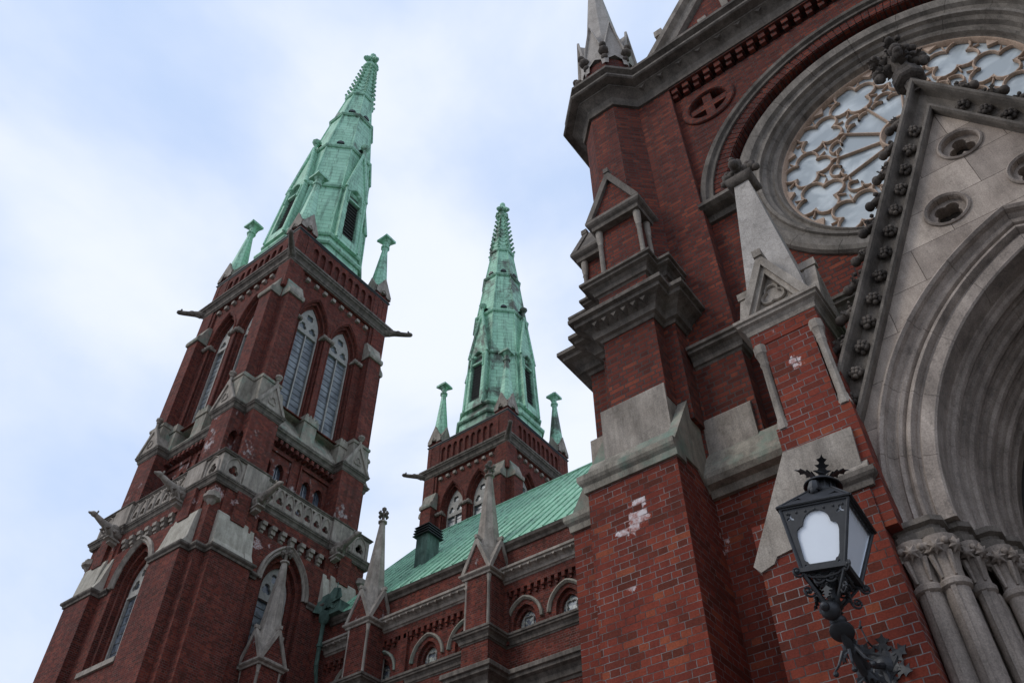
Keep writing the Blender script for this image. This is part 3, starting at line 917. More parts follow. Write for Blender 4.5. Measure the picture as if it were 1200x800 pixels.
    for j in range(9):
        z = 66.5 + j * .70; r = 1.1 - (1.1 - .36) * (z - 66) / 6.9
        for i in range(8):
            a = PH + i * pi / 4
            x, y = r * cos(a), r * sin(a)
            cr.blob((x * 1.1, y * 1.1, z), .15, 1, 1, .8, 6, 4)
            cr.blob((x + .2 * cos(a), y + .2 * sin(a), z + .16), .13, 1, 1, .8, 6, 4)
        for i in range(8):   # chevron ribs between
            a0, a1 = PH + i * pi / 4, PH + (i + 1) * pi / 4
            am = (a0 + a1) / 2
            cr.tube([(r * cos(a0), r * sin(a0), z + .05), (r * .93 * cos(am), r * .93 * sin(am), z - .28), (r * cos(a1), r * sin(a1), z + .05)], .06, 5)
    cr.build('crocket', copper, s_, smooth=50)
    fm = MB(); fleuron(fm, (0, 0, 72.6), .80, 2.2, 4, 0)
    fm.blob((0, 0, 75.0), .3, 1, 1, 1.2)
    fm.lathe([(.5, 72.5), (.62, 72.6), (.62, 72.8), (.3, 72.95)], (0, 0, 0), 8, PH)
    fm.build('finial', copper, s_, smooth=45)
    # lucarnes
    for k in range(4):
        T = F(k)
        yo = lambda z: -(3.24 - (z - 44.5) * .062)
        m = MB(T)
        out_ = [(-.92, 44.5), (.92, 44.5), (.86, 50.6), (0, 55.9), (-.86, 50.6)]
        hole = parch(0, 45.3, 50.0, .54, .85, 6)
        # inclined front: build flat then shear
        mm = MB(); mm.plate(out_, [hole], 0, .35)
        vs = [Vector((p.x, yo(p.z) + p.y, p.z)) for p in mm.v]
        m.add(vs, mm.f)
        n = len(out_)
        m.add([(x, yo(z), z) for x, z in out_] + [(x, -1.0 if z < 54 else -1.6, z) for x, z in out_], [(i, (i + 1) % n, n + (i + 1) % n, n + i) for i in range(n)])
        dm = m.build('lucarne', copper, s_, recalc=False)
        m = MB(T)
        for sgn in (-1, 1):
            m.tube([(sgn * .93, yo(50.5) - .03, 50.5), (0, yo(55.9) - .05, 56.0)], .12, 6)
            m.box(sgn * .78 - .12, sgn * .78 + .12, yo(50.4) - .06, yo(50.4) + .3, 50.25, 50.55)
            m.tube([(sgn * .9, yo(44.6) - .02, 44.6), (sgn * .86, yo(50.4) - .02, 50.4)], .08, 6)
        m.tube([(p[0], yo(p[1]) - .03, p[1]) for p in parch(0, 48.9, 50.0, .60, .92, 6)], .06, 6)
        m.box(-.5, .5, yo(49.5), yo(49.5) + .2, 49.45, 49.62)
        m.lathe([(.12, 55.9), (.10, 56.5), (.28, 56.65), (.36, 56.85), (.12, 57.15)], (0, yo(56) + .02, 0), 8)
        m.blob((0, yo(45.1), 49.9), .12)
        m.build('lucarne_moulding', copper, s_, smooth=40)
        m = MB(T)
        for i in range(14):
            z = 45.35 + i * .33
            y = yo(z) + .18
            m.add([(-.53, y, z), (.53, y, z), (.53, y + .2, z + .22), (-.53, y + .2, z + .22), (-.53, y, z + .03), (.53, y, z + .03), (.53, y + .2, z + .25), (-.53, y + .2, z + .25)],
                  [(0, 1, 2, 3), (4, 5, 6, 7), (0, 1, 5, 4), (2, 3, 7, 6)])
        m.add([(x, yo(z) + .33, z) for x, z in parch(0, 45.3, 50.0, .54, .85, 6)], [tuple(range(len(parch(0, 45.3, 50.0, .54, .85, 6))))])
        m.build('louvre', M_louvre, s_, recalc=False)
    if lean:
        for o in R.children_recursive:
            if o.name in n_before: continue
            for v in o.data.vertices:
                if v.co.z > 41.5: v.co.x += lean * (v.co.z - 41.5) / 33
    return R

make_tower('nearer and taller looking brick bell tower at left with bright even green copper spire', (TWX, TWY, 0), M_copper, lean=.55)
make_tower('farther bell tower rising behind the green nave roof, its copper spire streaked black', (TWX, TWY + 19.9, 0), M_copper_far)

# ============================================================ NAVE
NY = 22.2
nave = thing('church_nave', 'long brick nave wall under a pale green standing seam copper roof between tower and transept', 'church nave', (-14, 28, 0))
def at_nave(o):
    o.parent = nave; o.matrix_parent_inverse = nave.matrix_basis.inverted()
    o.matrix_local = Matrix.Translation((14, -28, 0)); return o
def NB(m, name, mat, par=None, **k):
    for i, v in enumerate(m.v): m.v[i] = v - Vector((-14, 28, 0))
    return m.build(name, mat, par or nave, **k)
WINX = [-14.55, -16.4, -19.1, -20.95, -23.35, -25.2, -12.7]
wl = MB()
panels = []
for a, b in ((-13.35, -11.0), (-17.35, -13.35), (-21.9, -17.9), (-26.0, -22.5)):
    pass
hs = [parch(x, 15.95, 16.35, .50, .66, 8) for x in WINX]
wl.plate(rect(-28, -4, 0, 19.5), hs, NY, NY + .16)
wl.plate(rect(-28, -4, 14.5, 18), [parch(x, 15.97, 16.35, .37, .5, 8) for x in WINX], NY + .16, NY + .36)
# projecting strips that frame the sunk bays
for a, b in ((-13.3, -12.4 + .0), (-17.9, -17.0), (-22.45, -21.95), (-27.5, -26.6)):
    wl.box(a, b, NY - .14, NY + .02, 15.6, 17.62)
wl.box(-28, -4, NY - .14, NY + .02, 17.62, 18.0)
wl.box(-28, -4, NY - .1, NY + .02, 18.4, 19.31)
for i in range(int(23 / .30)):
    x = -27.8 + i * .30
    wl.box(x - .07, x + .07, NY - .14, NY, 17.42, 17.62)
    wl.box(x - .07, x + .02, NY - .08, NY, 17.30, 17.42)
NB(wl, 'wall', M_brick_far, recalc=False)
m = MB(); path = [(-28, NY), (-4, NY)]
P2 = [(-18.37, -17.2), (-24.44, -23.27)]
pth = [(-28, NY)]
for a, b in sorted(P2):
    pth += [(a, NY), (a, 21.15), (b, 21.15), (b, NY)]
pth += [(-4, NY)]
m.mould(pth, cornice(15.52, 15.96, .02, .27, -.3)); m.cut(); m.mould(pth, cornice(13.75, 14.5, .02, .50, -.3))
NB(m, 'string_course', M_stone_mould)
m = MB(); m.mould([(-28, NY - .14), (-4, NY - .14)], cornice(17.95, 18.45, .02, .40, -.2))
NB(m, 'main_cornice', M_stone)
m = MB()
for i in range(64):
    x = -27.7 + i * .37
    m.prism([(x - .07, 18.27), (x + .07, 18.27), (x, 18.17)], 'y', NY - .50, NY - .2); m.cut()
NB(m, 'cornice_leaf', M_stone)
m = MB(); m.mould([(-28, NY - .1), (-4, NY - .1)], [(-.2, 19.32), (.06, 19.32), (.10, 19.42), (.22, 19.5), (.26, 19.59), (-.2, 19.66)])
NB(m, 'eaves_moulding', M_stone_mould)
for x in WINX:
    m = MB(); hw, rise = .80, .98
    Ra = (rise * rise + hw * hw) / (2 * hw)
    for sx in (-1, 1):
        c = (x + sx * (Ra - hw), 16.30)
        m.arcsweep(c, [(Ra + .03, NY + .01), (Ra + .03, NY - .10), (Ra - .04, NY - .13), (Ra - .10, NY - .05), (Ra - .10, NY + .01)], pi if sx > 0 else 0, atan2(rise, -sx * (Ra - hw)), 10)
    f = NB(m, 'window_hood', M_stone_green)
    m = MB(); m.plate(parch(x, 15.97, 16.35, .37, .5, 8), [], NY + .30)
    for v in range(len(m.v)): m.v[v] -= Vector((-14, 28, 0))
    m.build('pane', M_glass_paint, f, recalc=False)
    m = MB(); 
    m.ribbon(foil(x, 16.42, .26, 4, pi / 4, .5), .025, .05, NY + .28, True); m.box(x - .02, x + .02, NY + .22, NY + .28, 15.97, 16.2)
    for v in range(len(m.v)): m.v[v] -= Vector((-14, 28, 0))
    m.build('tracery', M_frame, f)
# roof
EY, EZ, RY, RZ = 21.85, 19.62, 29.45, 28.3
m = MB()
m.add([(-28, EY, EZ), (2, EY, EZ), (2, RY, RZ), (-28, RY, RZ), (-28, 2 * RY - EY, EZ), (2, 2 * RY - EY, EZ)], [(0, 1, 2, 3), (3, 2, 5, 4), (0, 3, 4), (1, 5, 2)])
rf = NB(m, 'roof', M_copper_roof, recalc=False)
m = MB()
sl = Vector((0, RY - EY, RZ - EZ)); nn = Vector((0, -(RZ - EZ), RY - EY)).normalized() * .05
nseam = 54
for i in range(nseam):
    x = -27.9 + i * .55
    jt = random.uniform(-.01, .01)
    A = Vector((x + jt, EY, EZ)); B = Vector((x + jt, RY, RZ)); w_ = Vector((.018, 0, 0))
    m.add([A - w_, A + w_, A + w_ + nn, A - w_ + nn, B - w_, B + w_, B + w_ + nn, B - w_ + nn], [(0, 1, 5, 4), (1, 2, 6, 5), (2, 3, 7, 6), (3, 0, 4, 7), (0, 3, 2, 1)]); m.cut()
m.tube([(-28, RY, RZ + .02), (2, RY, RZ + .02)], .09, 6)
for v in range(len(m.v)): m.v[v] -= Vector((-14, 28, 0))
m.build('standing_seam', M_copper_roof, rf)
# roof ventilator
m = MB(); m.box(-23.9, -23.2, 24.0, 24.8, 21.4, 23.7)
for v in range(len(m.v)): m.v[v] -= Vector((-14, 28, 0))
vt = m.build('roof_ventilator', M_copper_dark, rf)
m = MB()
for i in range(4):
    z = 23.7 + i * .15; e = .14 - .015 * i
    X0, X1, Y0_, Y1_ = -23.9, -23.2, 24.0, 24.8
    m.loft([[(X0 - e, Y0_ - e, z), (X1 + e, Y0_ - e, z), (X1 + e, Y1_ + e, z), (X0 - e, Y1_ + e, z)],
            [(X0 - e, Y0_ - e, z + .04), (X1 + e, Y0_ - e, z + .04), (X1 + e, Y1_ + e, z + .04), (X0 - e, Y1_ + e, z + .04)],
            [(X0 + .05, Y0_ + .05, z + .16), (X1 - .05, Y0_ + .05, z + .16), (X1 - .05, Y1_ - .05, z + .16), (X0 + .05, Y1_ - .05, z + .16)]])
for v in range(len(m.v)): m.v[v] -= Vector((-14, 28, 0))
m.build('louvre_cap', M_roofblack, rf)

def stone_pinnacle(parent, off, cx, cy, hw, zb, zs, ztip, bricks=M_brick_far, zlow=0.0, lowz=13.9, colw=.058, fin=.34):
    """square brick pinnacle pier with corner shafts, four gables and an octagonal stone spirelet"""
    D = Vector(off)
    def B(m, name, mat, par, **k):
        for i in range(len(m.v)): m.v[i] = m.v[i] - D
        return m.build(name, mat, par, **k)
    m = MB()
    m.box(cx - hw, cx + hw, cy - hw, cy + hw, zlow, zb)
    m.prism([(cx - hw + .14, cy - hw), (cx + hw - .14, cy - hw), (cx + hw, cy - hw + .14), (cx + hw, cy + hw - .14), (cx + hw - .14, cy + hw), (cx - hw + .14, cy + hw), (cx - hw, cy + hw - .14), (cx - hw, cy - hw + .14)], 'z', zb, zs)
    p = B(m, 'pinnacle', bricks, parent)
    m = MB()
    for sx in (-1, 1):
        for sy in (-1, 1):
            c = (cx + sx * (hw - .07), cy + sy * (hw - .07), 0); h = zs - zb
            m.lathe([(colw * 1.5, zb), (colw * 1.5, zb + .05), (colw * 1.1, zb + .12), (colw, zb + .16), (colw, zs - .35), (colw * 1.25, zs - .33), (colw * 1.25, zs - .29), (colw * 1.0, zs - .26), (colw * 1.6, zs - .08), (colw * 1.6, zs)], c, 8); m.cut()
    B(m, 'corner_shaft', M_stone, p, smooth=40)
    m = MB()
    sqp = [(cx - hw, cy - hw), (cx + hw, cy - hw), (cx + hw, cy + hw), (cx - hw, cy + hw)]
    m.mould(sqp, drip(zs - .02, zs + .24, .17, -.3), True)
    gh = hw * 2.9
    for k in range(4):
        T = F(k, cx, cy)
        e = hw + .12
        m.prism([(-e, zs + .2), (-e + .16, zs + .2), (0, zs + gh - .34), (e - .16, zs + .2), (e, zs + .2), (0, zs + gh)], 'y', -e, -e + .12, T)
        m.prism([(-e + .02, zs + .2), (e - .02, zs + .2), (0, zs + gh - .08)], 'y', -e + .10, 0, T)
        m.box(-.06, .06, -e - .04, -e + .2, zs + gh - .1, zs + gh + .04, T)
    B(m, 'gable', M_stone, p)
    m = MB()
    for k in range(4):
        T = F(k, cx, cy); e = hw + .12
        m.prism([(-e + .16, zs + .22), (e - .16, zs + .22), (0, zs + gh - .36)], 'y', -e + .06, -e + .11, T)
    B(m, 'gable_infill', M_brick_eff, p)
    m = MB(); zt = ztip - 2.0 * fin
    m.lathe([(hw * 1.16, zs + .3), (hw * .88, zs + gh * .8), (hw * .22, zt), (hw * .2, zt + .05)], (cx, cy, 0), 8, pi / 8)
    m.lathe([(hw * .2, zt - .02), (hw * .36, zt + .02), (hw * .36, zt + .08), (hw * .2, zt + .12)], (cx, cy, 0), 8, pi / 8)
    B(m, 'spirelet', M_stone, p)
    m = MB()
    z_ = zt + .05
    m.lathe([(.075, z_), (.07, z_ + .62), (.11, z_ + .66), (.11, z_ + .74), (.05, z_ + .80)], (cx, cy, 0), 8, pi / 8)
    for k in range(4):
        a = k * pi / 2
        m.tube([(cx, cy, z_ + .40), (cx + .17 * cos(a), cy + .17 * sin(a), z_ + .40)], [.07, .055], 8)
        m.blob((cx + .22 * cos(a), cy + .22 * sin(a), z_ + .40), .085, 1, 1, .9)
        m.blob((cx + .20 * cos(a), cy + .20 * sin(a), z_ + .49), .05); m.blob((cx + .20 * cos(a), cy + .20 * sin(a), z_ + .31), .05)
    B(m, 'finial', M_stone_mould, p, smooth=45)
    return p
OFFN = (-14, 28, 0)
stone_pinnacle(nave, OFFN, -17.785, 21.74, .585, 15.9, 18.1, 23.65)
stone_pinnacle(nave, OFFN, -23.855, 21.74, .585, 15.9, 18.1, 23.9)
# pinnacled buttress against the flank of the near tower
tb = thing('pinnacled_buttress', 'slim brick buttress with a lone stone spirelet standing before the round headed tower window', 'buttress', (-26.5, 19.0, 0))
stone_pinnacle(tb, (-26.5, 19.0, 0), -26.5, 18.98, .56, 14.3, 16.15, 21.5)
# flashing clutter and downpipe in the corner by the tower
m = MB()
for q in range(6):
    x = -26.6 + q * .17 + random.uniform(-.05, .05); z = 19.75 + random.uniform(0, .35) + .12 * q
    T = Matrix.Translation((x, 21.5 + random.uniform(-.15, .15), z)) @ Matrix.Rotation(random.uniform(-.8, .8), 4, 'Z') @ Matrix.Rotation(random.uniform(-.5, .5), 4, 'Y')
    m.prism([(-.28, -.25), (.22, -.3), (.30, .15), (.05, .36), (-.22, .22)], 'y', -.02, .02, T)
m.box(-26.5, -25.7, 21.6, 22.6, 19.6, 20.1)
NB(m, 'crumpled_flashing', M_copper_dark)
m = MB()
m.lathe([(.075, 0), (.075, 16.6)], (-26.75, 21.95, 0), 10)
m.tube([(-26.75, 21.95, 16.5), (-26.62, 21.75, 17.0), (-26.55, 21.6, 17.5)], .09, 8)
m.tube([(-26.55, 21.6, 17.4), (-26.55, 21.6, 19.3)], .09, 8)
m.lathe([(.1, 19.2), (.22, 19.35), (.26, 19.7), (.24, 19.75)], (-26.55, 21.6, 0), 10)
for z in (4, 7, 10, 13, 15.8, 18.2): m.lathe([(.13, z), (.13, z + .12)], (-26.75 if z < 17 else -26.55, 21.95 if z < 17 else 21.6, 0), 10)
NB(m, 'downpipe', M_copper_dark, smooth=40)

# ============================================================ TRANSEPT
TR = thing('church_transept', 'tall brick transept front with rose window, stepped corner buttresses and heavy grey cornice', 'church transept', (0, 8.5, 0))
TO = Vector((0, 8.5, 0))
def TB(m, name, mat, par=None, **k):
    for i in range(len(m.v)): m.v[i] = m.v[i] - TO
    return m.build(name, mat, par or TR, **k)
AX = 0.8; RCZ = 13.52
XL, XR = -3.17, 2 * AX + 3.17
YP, YU, YL = 8.5, 8.66, 8.86       # pilaster plane, upper panel, lower panel
PX0, PX1 = -2.45, 2 * AX + 2.45
w_ = MB()
# lowest wall, up to the weathering
w_.box(XL - .2, -1.0, 8.46, 9.2, 0, 8.1); w_.box(2.9, XR + .2, 8.46, 9.2, 0, 8.1)
TB(w_, 'lower_wall', M_brick_near)
w_ = MB()
w_.box(XL - .3, PX0, YP, 9.3, 8.0, 18.0); w_.box(PX1, XR + .3, YP, 9.3, 8.0, 18.0)
rr = circ(AX, RCZ, 2.50, 64)
w_.plate([(PX0, 8.0), (PX1, 8.0), (PX1, 13.5), (PX0, 13.5)], [], YL) if False else None
# lower panel: below the string, hole = lower half disc
low = [(PX0, 8.0), (PX1, 8.0), (PX1, 13.52)] + [(AX + 2.5 * cos(a), RCZ + 2.5 * sin(a)) for a in [-(pi * i / 40) for i in range(41)]] + [(PX0, 13.52)]
w_.plate(low, [], YL)
# upper panel with the round recess
Rb = 2.80
up = [(PX0, 13.52)] + [(AX + Rb * cos(a), RCZ + Rb * sin(a)) for a in [pi - pi * i / 48 for i in range(49)]] + [(PX1, 13.52), (PX1, 17.42), (PX0, 17.42)]
rd = [circ(-1.82, 16.68, .40, 28), circ(2 * AX + 1.82, 16.68, .40, 28)]
w_.plate(up, rd, YU, YU + .22)
w_.arcsweep((AX, RCZ), [(Rb, YU), (Rb, YL + .12), (Rb + .05, YL + .12), (Rb + .05, YU)], 0, pi, 48)
w_.plate([(AX + Rb * cos(pi * i / 40), RCZ + Rb * sin(pi * i / 40)) for i in range(41)] + [(AX + 2.45 * cos(pi - pi * i / 40), RCZ + 2.45 * sin(pi - pi * i / 40)) for i in range(41)], [], YL + .1)
w_.box(PX0, PX1, YP - .02, 9.2, 17.72, 18.0)
w_.plate(rect(PX0, PX1, 17.42, 17.72), [], YU + .1)
nb = 27
for i in range(nb):                     # brick dentils: paired stepped blocks
    x = PX0 + .09 + i * (PX1 - PX0) / nb
    w_.box(x - .055, x + .075, YP + .02, YU + .12, 17.56, 17.725)
    w_.box(x - .075, x + .035, YP + .07, YU + .12, 17.43, 17.555)
# gable wall above
w_.prism([(XL + .35, 18.3), (XR - .35, 18.3), (AX, 18.3 + (XR - .35 - AX) * 1.45)], 'y', 8.6, 9.3)
TB(w_, 'wall', M_brick_up, recalc=False)
# voussoir ring of radial bricks
m = MB(); nv = 74
for i in range(nv):
    a = pi * (i + .04) / nv; b = pi * (i + .92) / nv
    m.prism([(AX + r * cos(t), RCZ + r * sin(t)) for r, t in ((Rb + .01, a), (Rb + .01, b), (3.07, b), (3.07, a))], 'y', YU - .012, YU + .1)
    m.prism([(AX + r * cos(t), RCZ + r * sin(t)) for r, t in ((Rb - .012, a), (Rb - .012, b), (Rb + .02, b), (Rb + .02, a))], 'y', YU, YL + .1)
TB(m, 'brick_arch', M_brick_up)
m = MB()
m.arcsweep((AX, RCZ), [(3.28, YU + .02), (3.28, YU - .07), (3.24, YU - .10), (3.17, YU - .09), (3.14, YU - .035), (3.11, YU - .03), (3.09, YU - .06), (3.05, YU - .05), (3.05, YU + .02)], 0, pi, 64)
TB(m, 'hood_mould', M_stone_mould, smooth=30)
# string at the springing
m = MB()
for a, b in ((PX0 - .04, AX - 2.55), (AX + 2.55, PX1 + .04)):
    m.mould([(a, YL), (b, YL)], drip(13.34, 13.66, YL - YP + .06)); m.cut()
TB(m, 'string_course', M_stone_mould)
# cross roundels
for cx in (-1.82, 2 * AX + 1.82):
    m = MB()
    m.arcsweep((cx, 16.68), [(.56, YU + .01), (.56, YU - .03), (.54, YU - .05), (.42, YU - .05), (.40, YU - .02), (.40, YU + .01)], 0, 2 * pi, 32)
    a_, b_ = .09, .385
    m.prism([(cx + p * 1.0, 16.68 + q) for p, q in ((-a_, -b_), (a_, -b_), (a_, -a_), (b_, -a_), (b_, a_), (a_, a_), (a_, b_), (-a_, b_), (-a_, a_), (-b_, a_), (-b_, -a_), (-a_, -a_))], 'y', YU + .01, YU + .2)
    r_ = TB(m, 'cross_roundel', M_brick_up)
    m = MB(); m.plate(circ(cx, 16.68, .405, 28), [], YU + .215); TB(m, 'roundel_back', M_stone_mould, r_, recalc=False)
# ---- rose window
Y0 = YL - .09; YG = 9.12
m = MB()
prof = [(2.72, YL + .1), (2.72, Y0 + .05), (2.69, Y0 + .0), (2.62, Y0 - .02), (2.49, Y0 + .0), (2.45, Y0 + .07), (2.36, Y0 + .09), (2.34, Y0 + .05), (2.29, Y0 + .05), (2.27, Y0 + .12),
        (2.21, Y0 + .16), (2.18, Y0 + .24), (2.13, Y0 + .25), (2.10, Y0 + .21), (2.06, Y0 + .24), (2.04, Y0 + .32), (2.0, YG + .02), (2.0, YG + .2), (2.74, YG + .2)]
for i in range(20):
    m.arcsweep((AX, RCZ), prof, 2 * pi * i / 20 + .0013, 2 * pi * (i + 1) / 20 - .0013, 7)
rose = TB(m, 'rose_window', M_stone_ring, smooth=22)
m = MB(); m.plate(circ(AX, RCZ, 2.08, 64), [], YG + .09)
TB(m, 'pane', M_glass_rose, rose, recalc=False)
m = MB()
def pol(r, a): return (AX + r * cos(a), RCZ + r * sin(a))
m.ribbon(circ(AX, RCZ, 2.02, 64), .05, .09, YG + .08, True)
for k in range(12):
    a = radians(15 + 30 * k)
    cx, cz = pol(1.60, a)
    m.ribbon(foil(cx, cz, .425, 4, a, .44, 9), .021, .055, YG + .08, True)
    for j in range(4):                       # cusp spikes
        t = a + pi / 4 + j * pi / 2
        m.prism([(cx + .22 * cos(t), cz + .22 * sin(t)), (cx + .30 * cos(t - .10), cz + .30 * sin(t - .10)), (cx + .30 * cos(t + .10), cz + .30 * sin(t + .10))], 'y', YG + .03, YG + .08)
        q0, q1 = .30, .43
        m.ribbon([(cx + q0 * cos(t), cz + q0 * sin(t)), (cx + q1 * cos(t), cz + q1 * sin(t))], .014, .04, YG + .08)
    m.ribbon([pol(.36, a), pol(1.17, a)], .020, .05, YG + .08)
    base = a + radians(15)
    L = []
    for (rc, off, rl, s0, s1) in ((.98, -.52, .12, -55, 50), (1.09, 0, .155, -72, 72), (.98, .52, .12, -50, 55)):
        px_, pz_ = pol(rc, base + off * radians(15))
        for i in range(8):
            t = radians(s0 + (s1 - s0) * i / 7)
            L.append((px_ + rl * cos(base + t), pz_ + rl * sin(base + t)))
    m.ribbon(L, .020, .055, YG + .08)
    m.prism([pol(1.10, a), pol(1.19, a - .04), pol(1.19, a + .04)], 'y', YG + .02, YG + .08)
    m.prism([pol(1.99, base - .06), pol(1.86, base), pol(1.99, base + .06)], 'y', YG + .02, YG + .08)
m.ribbon(circ(AX, RCZ, .36, 32), .035, .13, YG + .08, True)
TB(m, 'tracery', M_tracery, rose, smooth=35)

# ---- turret at the corner, buttresses
TCX, TCY = -3.83, 8.77
AP = .655
def octo(cx, cy, ap, ph=pi / 8):
    r = ap / cos(pi / 8); return [(cx + r * cos(ph + i * pi / 4), cy + r * sin(ph + i * pi / 4)) for i in range(8)]
def corner(mir):
    """everything on one corner; mir mirrors about the axis of the rose"""
    MI = Matrix.Identity(4)
    if mir: MI = Matrix.Translation((2 * AX, 0, 0)) @ Matrix.Scale(-1, 4, (1, 0, 0))
    def nm(): return MB(MI)
    m = nm(); m.prism(octo(TCX, TCY, AP), 'z', 8.0, 18.2); m.box(TCX - .5, TCX + .5, TCY - .4, TCY + .9, 0, 18.0)
    m.box(TCX - .3, TCX + 2, TCY, TCY + .5, 8, 18)
    m.box(-4.85, -3.35, 8.17, 9.6, 0, 8.15)
    tu = TB(m, 'corner_turret', M_brick_up)
    # two buttresses: k=0 faces the viewer, k=-1 faces west
    for k in (0, -1):
        T = MI @ F(k, TCX, TCY)
        ns = lambda: MB(T)
        u0, u1 = (-.72, .55) if k == 0 else (-.62, .62)
        f0 = -1.23 if k == 0 else -1.36
        m = ns(); m.box(u0, u1, f0, .2, 0, 8.12)
        bt = TB(m, 'buttress', M_brick_near)
        # weathering: wide wedge, sunk block
        m = ns()
        m.prism([(f0 + .0, 8.28), (f0 + .78, 9.62), (f0 + .92, 9.55), (f0 + .9, 8.75), (f0 + .80, 7.9), (f0 + .55, 8.13), (f0, 8.13)] if k == 0 else [(f0 + .0, 8.28), (f0 + .78, 9.62), (f0 + .9, 9.62), (f0 + .9, 8.1), (f0, 8.1)], 'x', u1 - .12, u1 + .022)
        m.prism([(f0 + .0, 8.28), (f0 + .16, 8.56), (f0 + .9, 8.56), (f0 + .9, 8.1), (f0, 8.1)], 'x', u0 - .02, u1 - .1)
        m.mould([(u0, .1), (u0, f0), (u1 + .035, f0)], drip(8.0, 8.30, .10, -.2)) if k == 0 else m.mould([(u0, .1), (u0, f0), (u1, f0), (u1, -.6)], drip(8.0, 8.30, .10, -.2))
        TB(m, 'weathering', M_stone_green, bt)
        m = ns(); m.box(u0 + .12, u1 - .13, f0 + .30, .1, 8.3, 9.52)
        TB(m, 'weathering_block', M_stone, bt)
        # upper shaft
        a0, a1 = -.44, .43
        f1 = -.90 if k == 0 else -.98
        m = ns(); m.box(a0, a1, f1, .2, 9.3, 12.1); m.box(a0 - .12, a1 + .20, -.62, .2, 9.0, 12.1)
        m.box(a0 + .22, a1 - .22, f1 + .22, 0, 12, 14.2)
        m.box(a0 + .14, a1 - .03, f1 + .10, 0, 12.1, 13.68)
        TB(m, 'buttress_shaft', M_brick_up, bt)
        pa = [(a0 - .12, .1), (a0 - .12, -.62), (a0, -.62), (a0, f1), (a1, f1), (a1, -.62), (a1 + .20, -.62), (a1 + .20, .1)]
        m = ns(); m.mould(pa, cornice(10.84, 11.29, .02, .38, -.15)); m.cut(); m.mould(pa, cornice(11.86, 12.18, .0, .22, -.15))
        TB(m, 'buttress_cornice', M_stone_mould, bt)
        m = ns()
        for i in range(6):
            uu = a0 + .02 + i * .17
            m.prism([(uu - .05, 11.08), (uu + .05, 11.08), (uu, 11.0)], 'y', f1 - .27, f1 - .1); m.cut()
        for i in range(4):
            uu = -.62 - i * .17
        TB(m, 'cornice_leaf', M_stone_mould, bt)
        # aedicule
        m = ns()
        for su in (a0 + .11, a1 + .0):
            for sy in (f1 + .08, -.5):
                m.lathe([(.06, 12.18), (.06, 12.23), (.048, 12.27), (.043, 12.33), (.043, 13.22), (.056, 13.24), (.044, 13.27), (.062, 13.4), (.07, 13.66)], (su, sy, 0), 10); m.cut()
        TB(m, 'colonnette', M_stone, bt, smooth=40)
        m = ns()
        b0, b1 = a0 + .08, a1 + .04
        m.mould([(b0, .0), (b0, f1 + .02), (b1, f1 + .02), (b1, 0)], drip(13.62, 13.90, .13, -.12))
        cm = (b0 + b1) / 2; e = (b1 - b0) / 2 + .12
        m.prism([(cm - e, 13.87), (cm - e + .12, 13.87), (cm, 14.78), (cm + e - .12, 13.87), (cm + e, 13.87), (cm, 15.06)], 'y', f1 - .10, f1 + .02)
        m.prism([(cm - e + .02, 13.84), (cm + e - .02, 13.84), (cm, 15.0)], 'y', f1 + .02, -.3)
        m.box(cm - .05, cm + .05, f1 - .12, f1 + .0, 14.98, 15.11)
        TB(m, 'aedicule_gable', M_stone_mould, bt)
        m = ns(); m.prism([(cm - e + .12, 13.89), (cm + e - .12, 13.89), (cm, 14.76)], 'y', f1 - .03, f1 + .04)
        TB(m, 'gable_infill', M_brick_up, bt)
    # drum and stone pinnacle
    m = nm(); m.prism(octo(TCX, TCY, .56), 'z', 18.3, 20.2)
    TB(m, 'turret_drum', M_brick_up, tu)
    m = nm()
    for i in range(8):
        T = Matrix.Translation((TCX, TCY, 0)) @ Matrix.Rotation(i * pi / 4, 4, 'Z')
        w0 = .56 * math.tan(pi / 8) + .03
        m.plate([(-w0, 19.9), (-w0 * .68, 19.9), (-w0 * .6, 20.15), (0, 20.32), (w0 * .6, 20.15), (w0 * .68, 19.9), (w0, 19.9), (w0, 20.6), (0, 21.95), (-w0, 20.6)], [], -.62, T=T)
        m.prism([(-w0, 20.35), (w0, 20.35), (w0, 20.6), (0, 21.9), (-w0, 20.6)], 'y', -.61, -.2, T)
        m.ribbon([(-w0 * 1.1, 20.35), (0, 22.05), (w0 * 1.1, 20.35)], .035, .06, -.62, T=T)
    m.lathe([(.55, 20.6), (.50, 21.2), (.10, 26.4), (.1, 26.6)], (TCX, TCY, 0), 8, pi / 8)
    pn = TB(m, 'turret_pinnacle', M_stone_crazed, tu)
    m = nm()
    for i in range(8):
        a = pi / 8 + i * pi / 4; x, y = TCX + .70 * cos(a), TCY + .70 * sin(a)
        m.blob((x, y, 20.42), .13, 1, 1, .9, 7, 5); m.blob((x + .08 * cos(a), y + .08 * sin(a), 20.55), .09); m.blob((TCX + .64 * cos(a), TCY + .64 * sin(a), 20.2), .09); m.cut()
    fleuron(m, (TCX, TCY, 26.4), .35, .8)
    TB(m, 'carved_bud', M_carving, tu, smooth=50)
corner(False); corner(True)
# main cornice wrapping the turret
o_l = [p for p in octo(TCX, TCY, AP)]
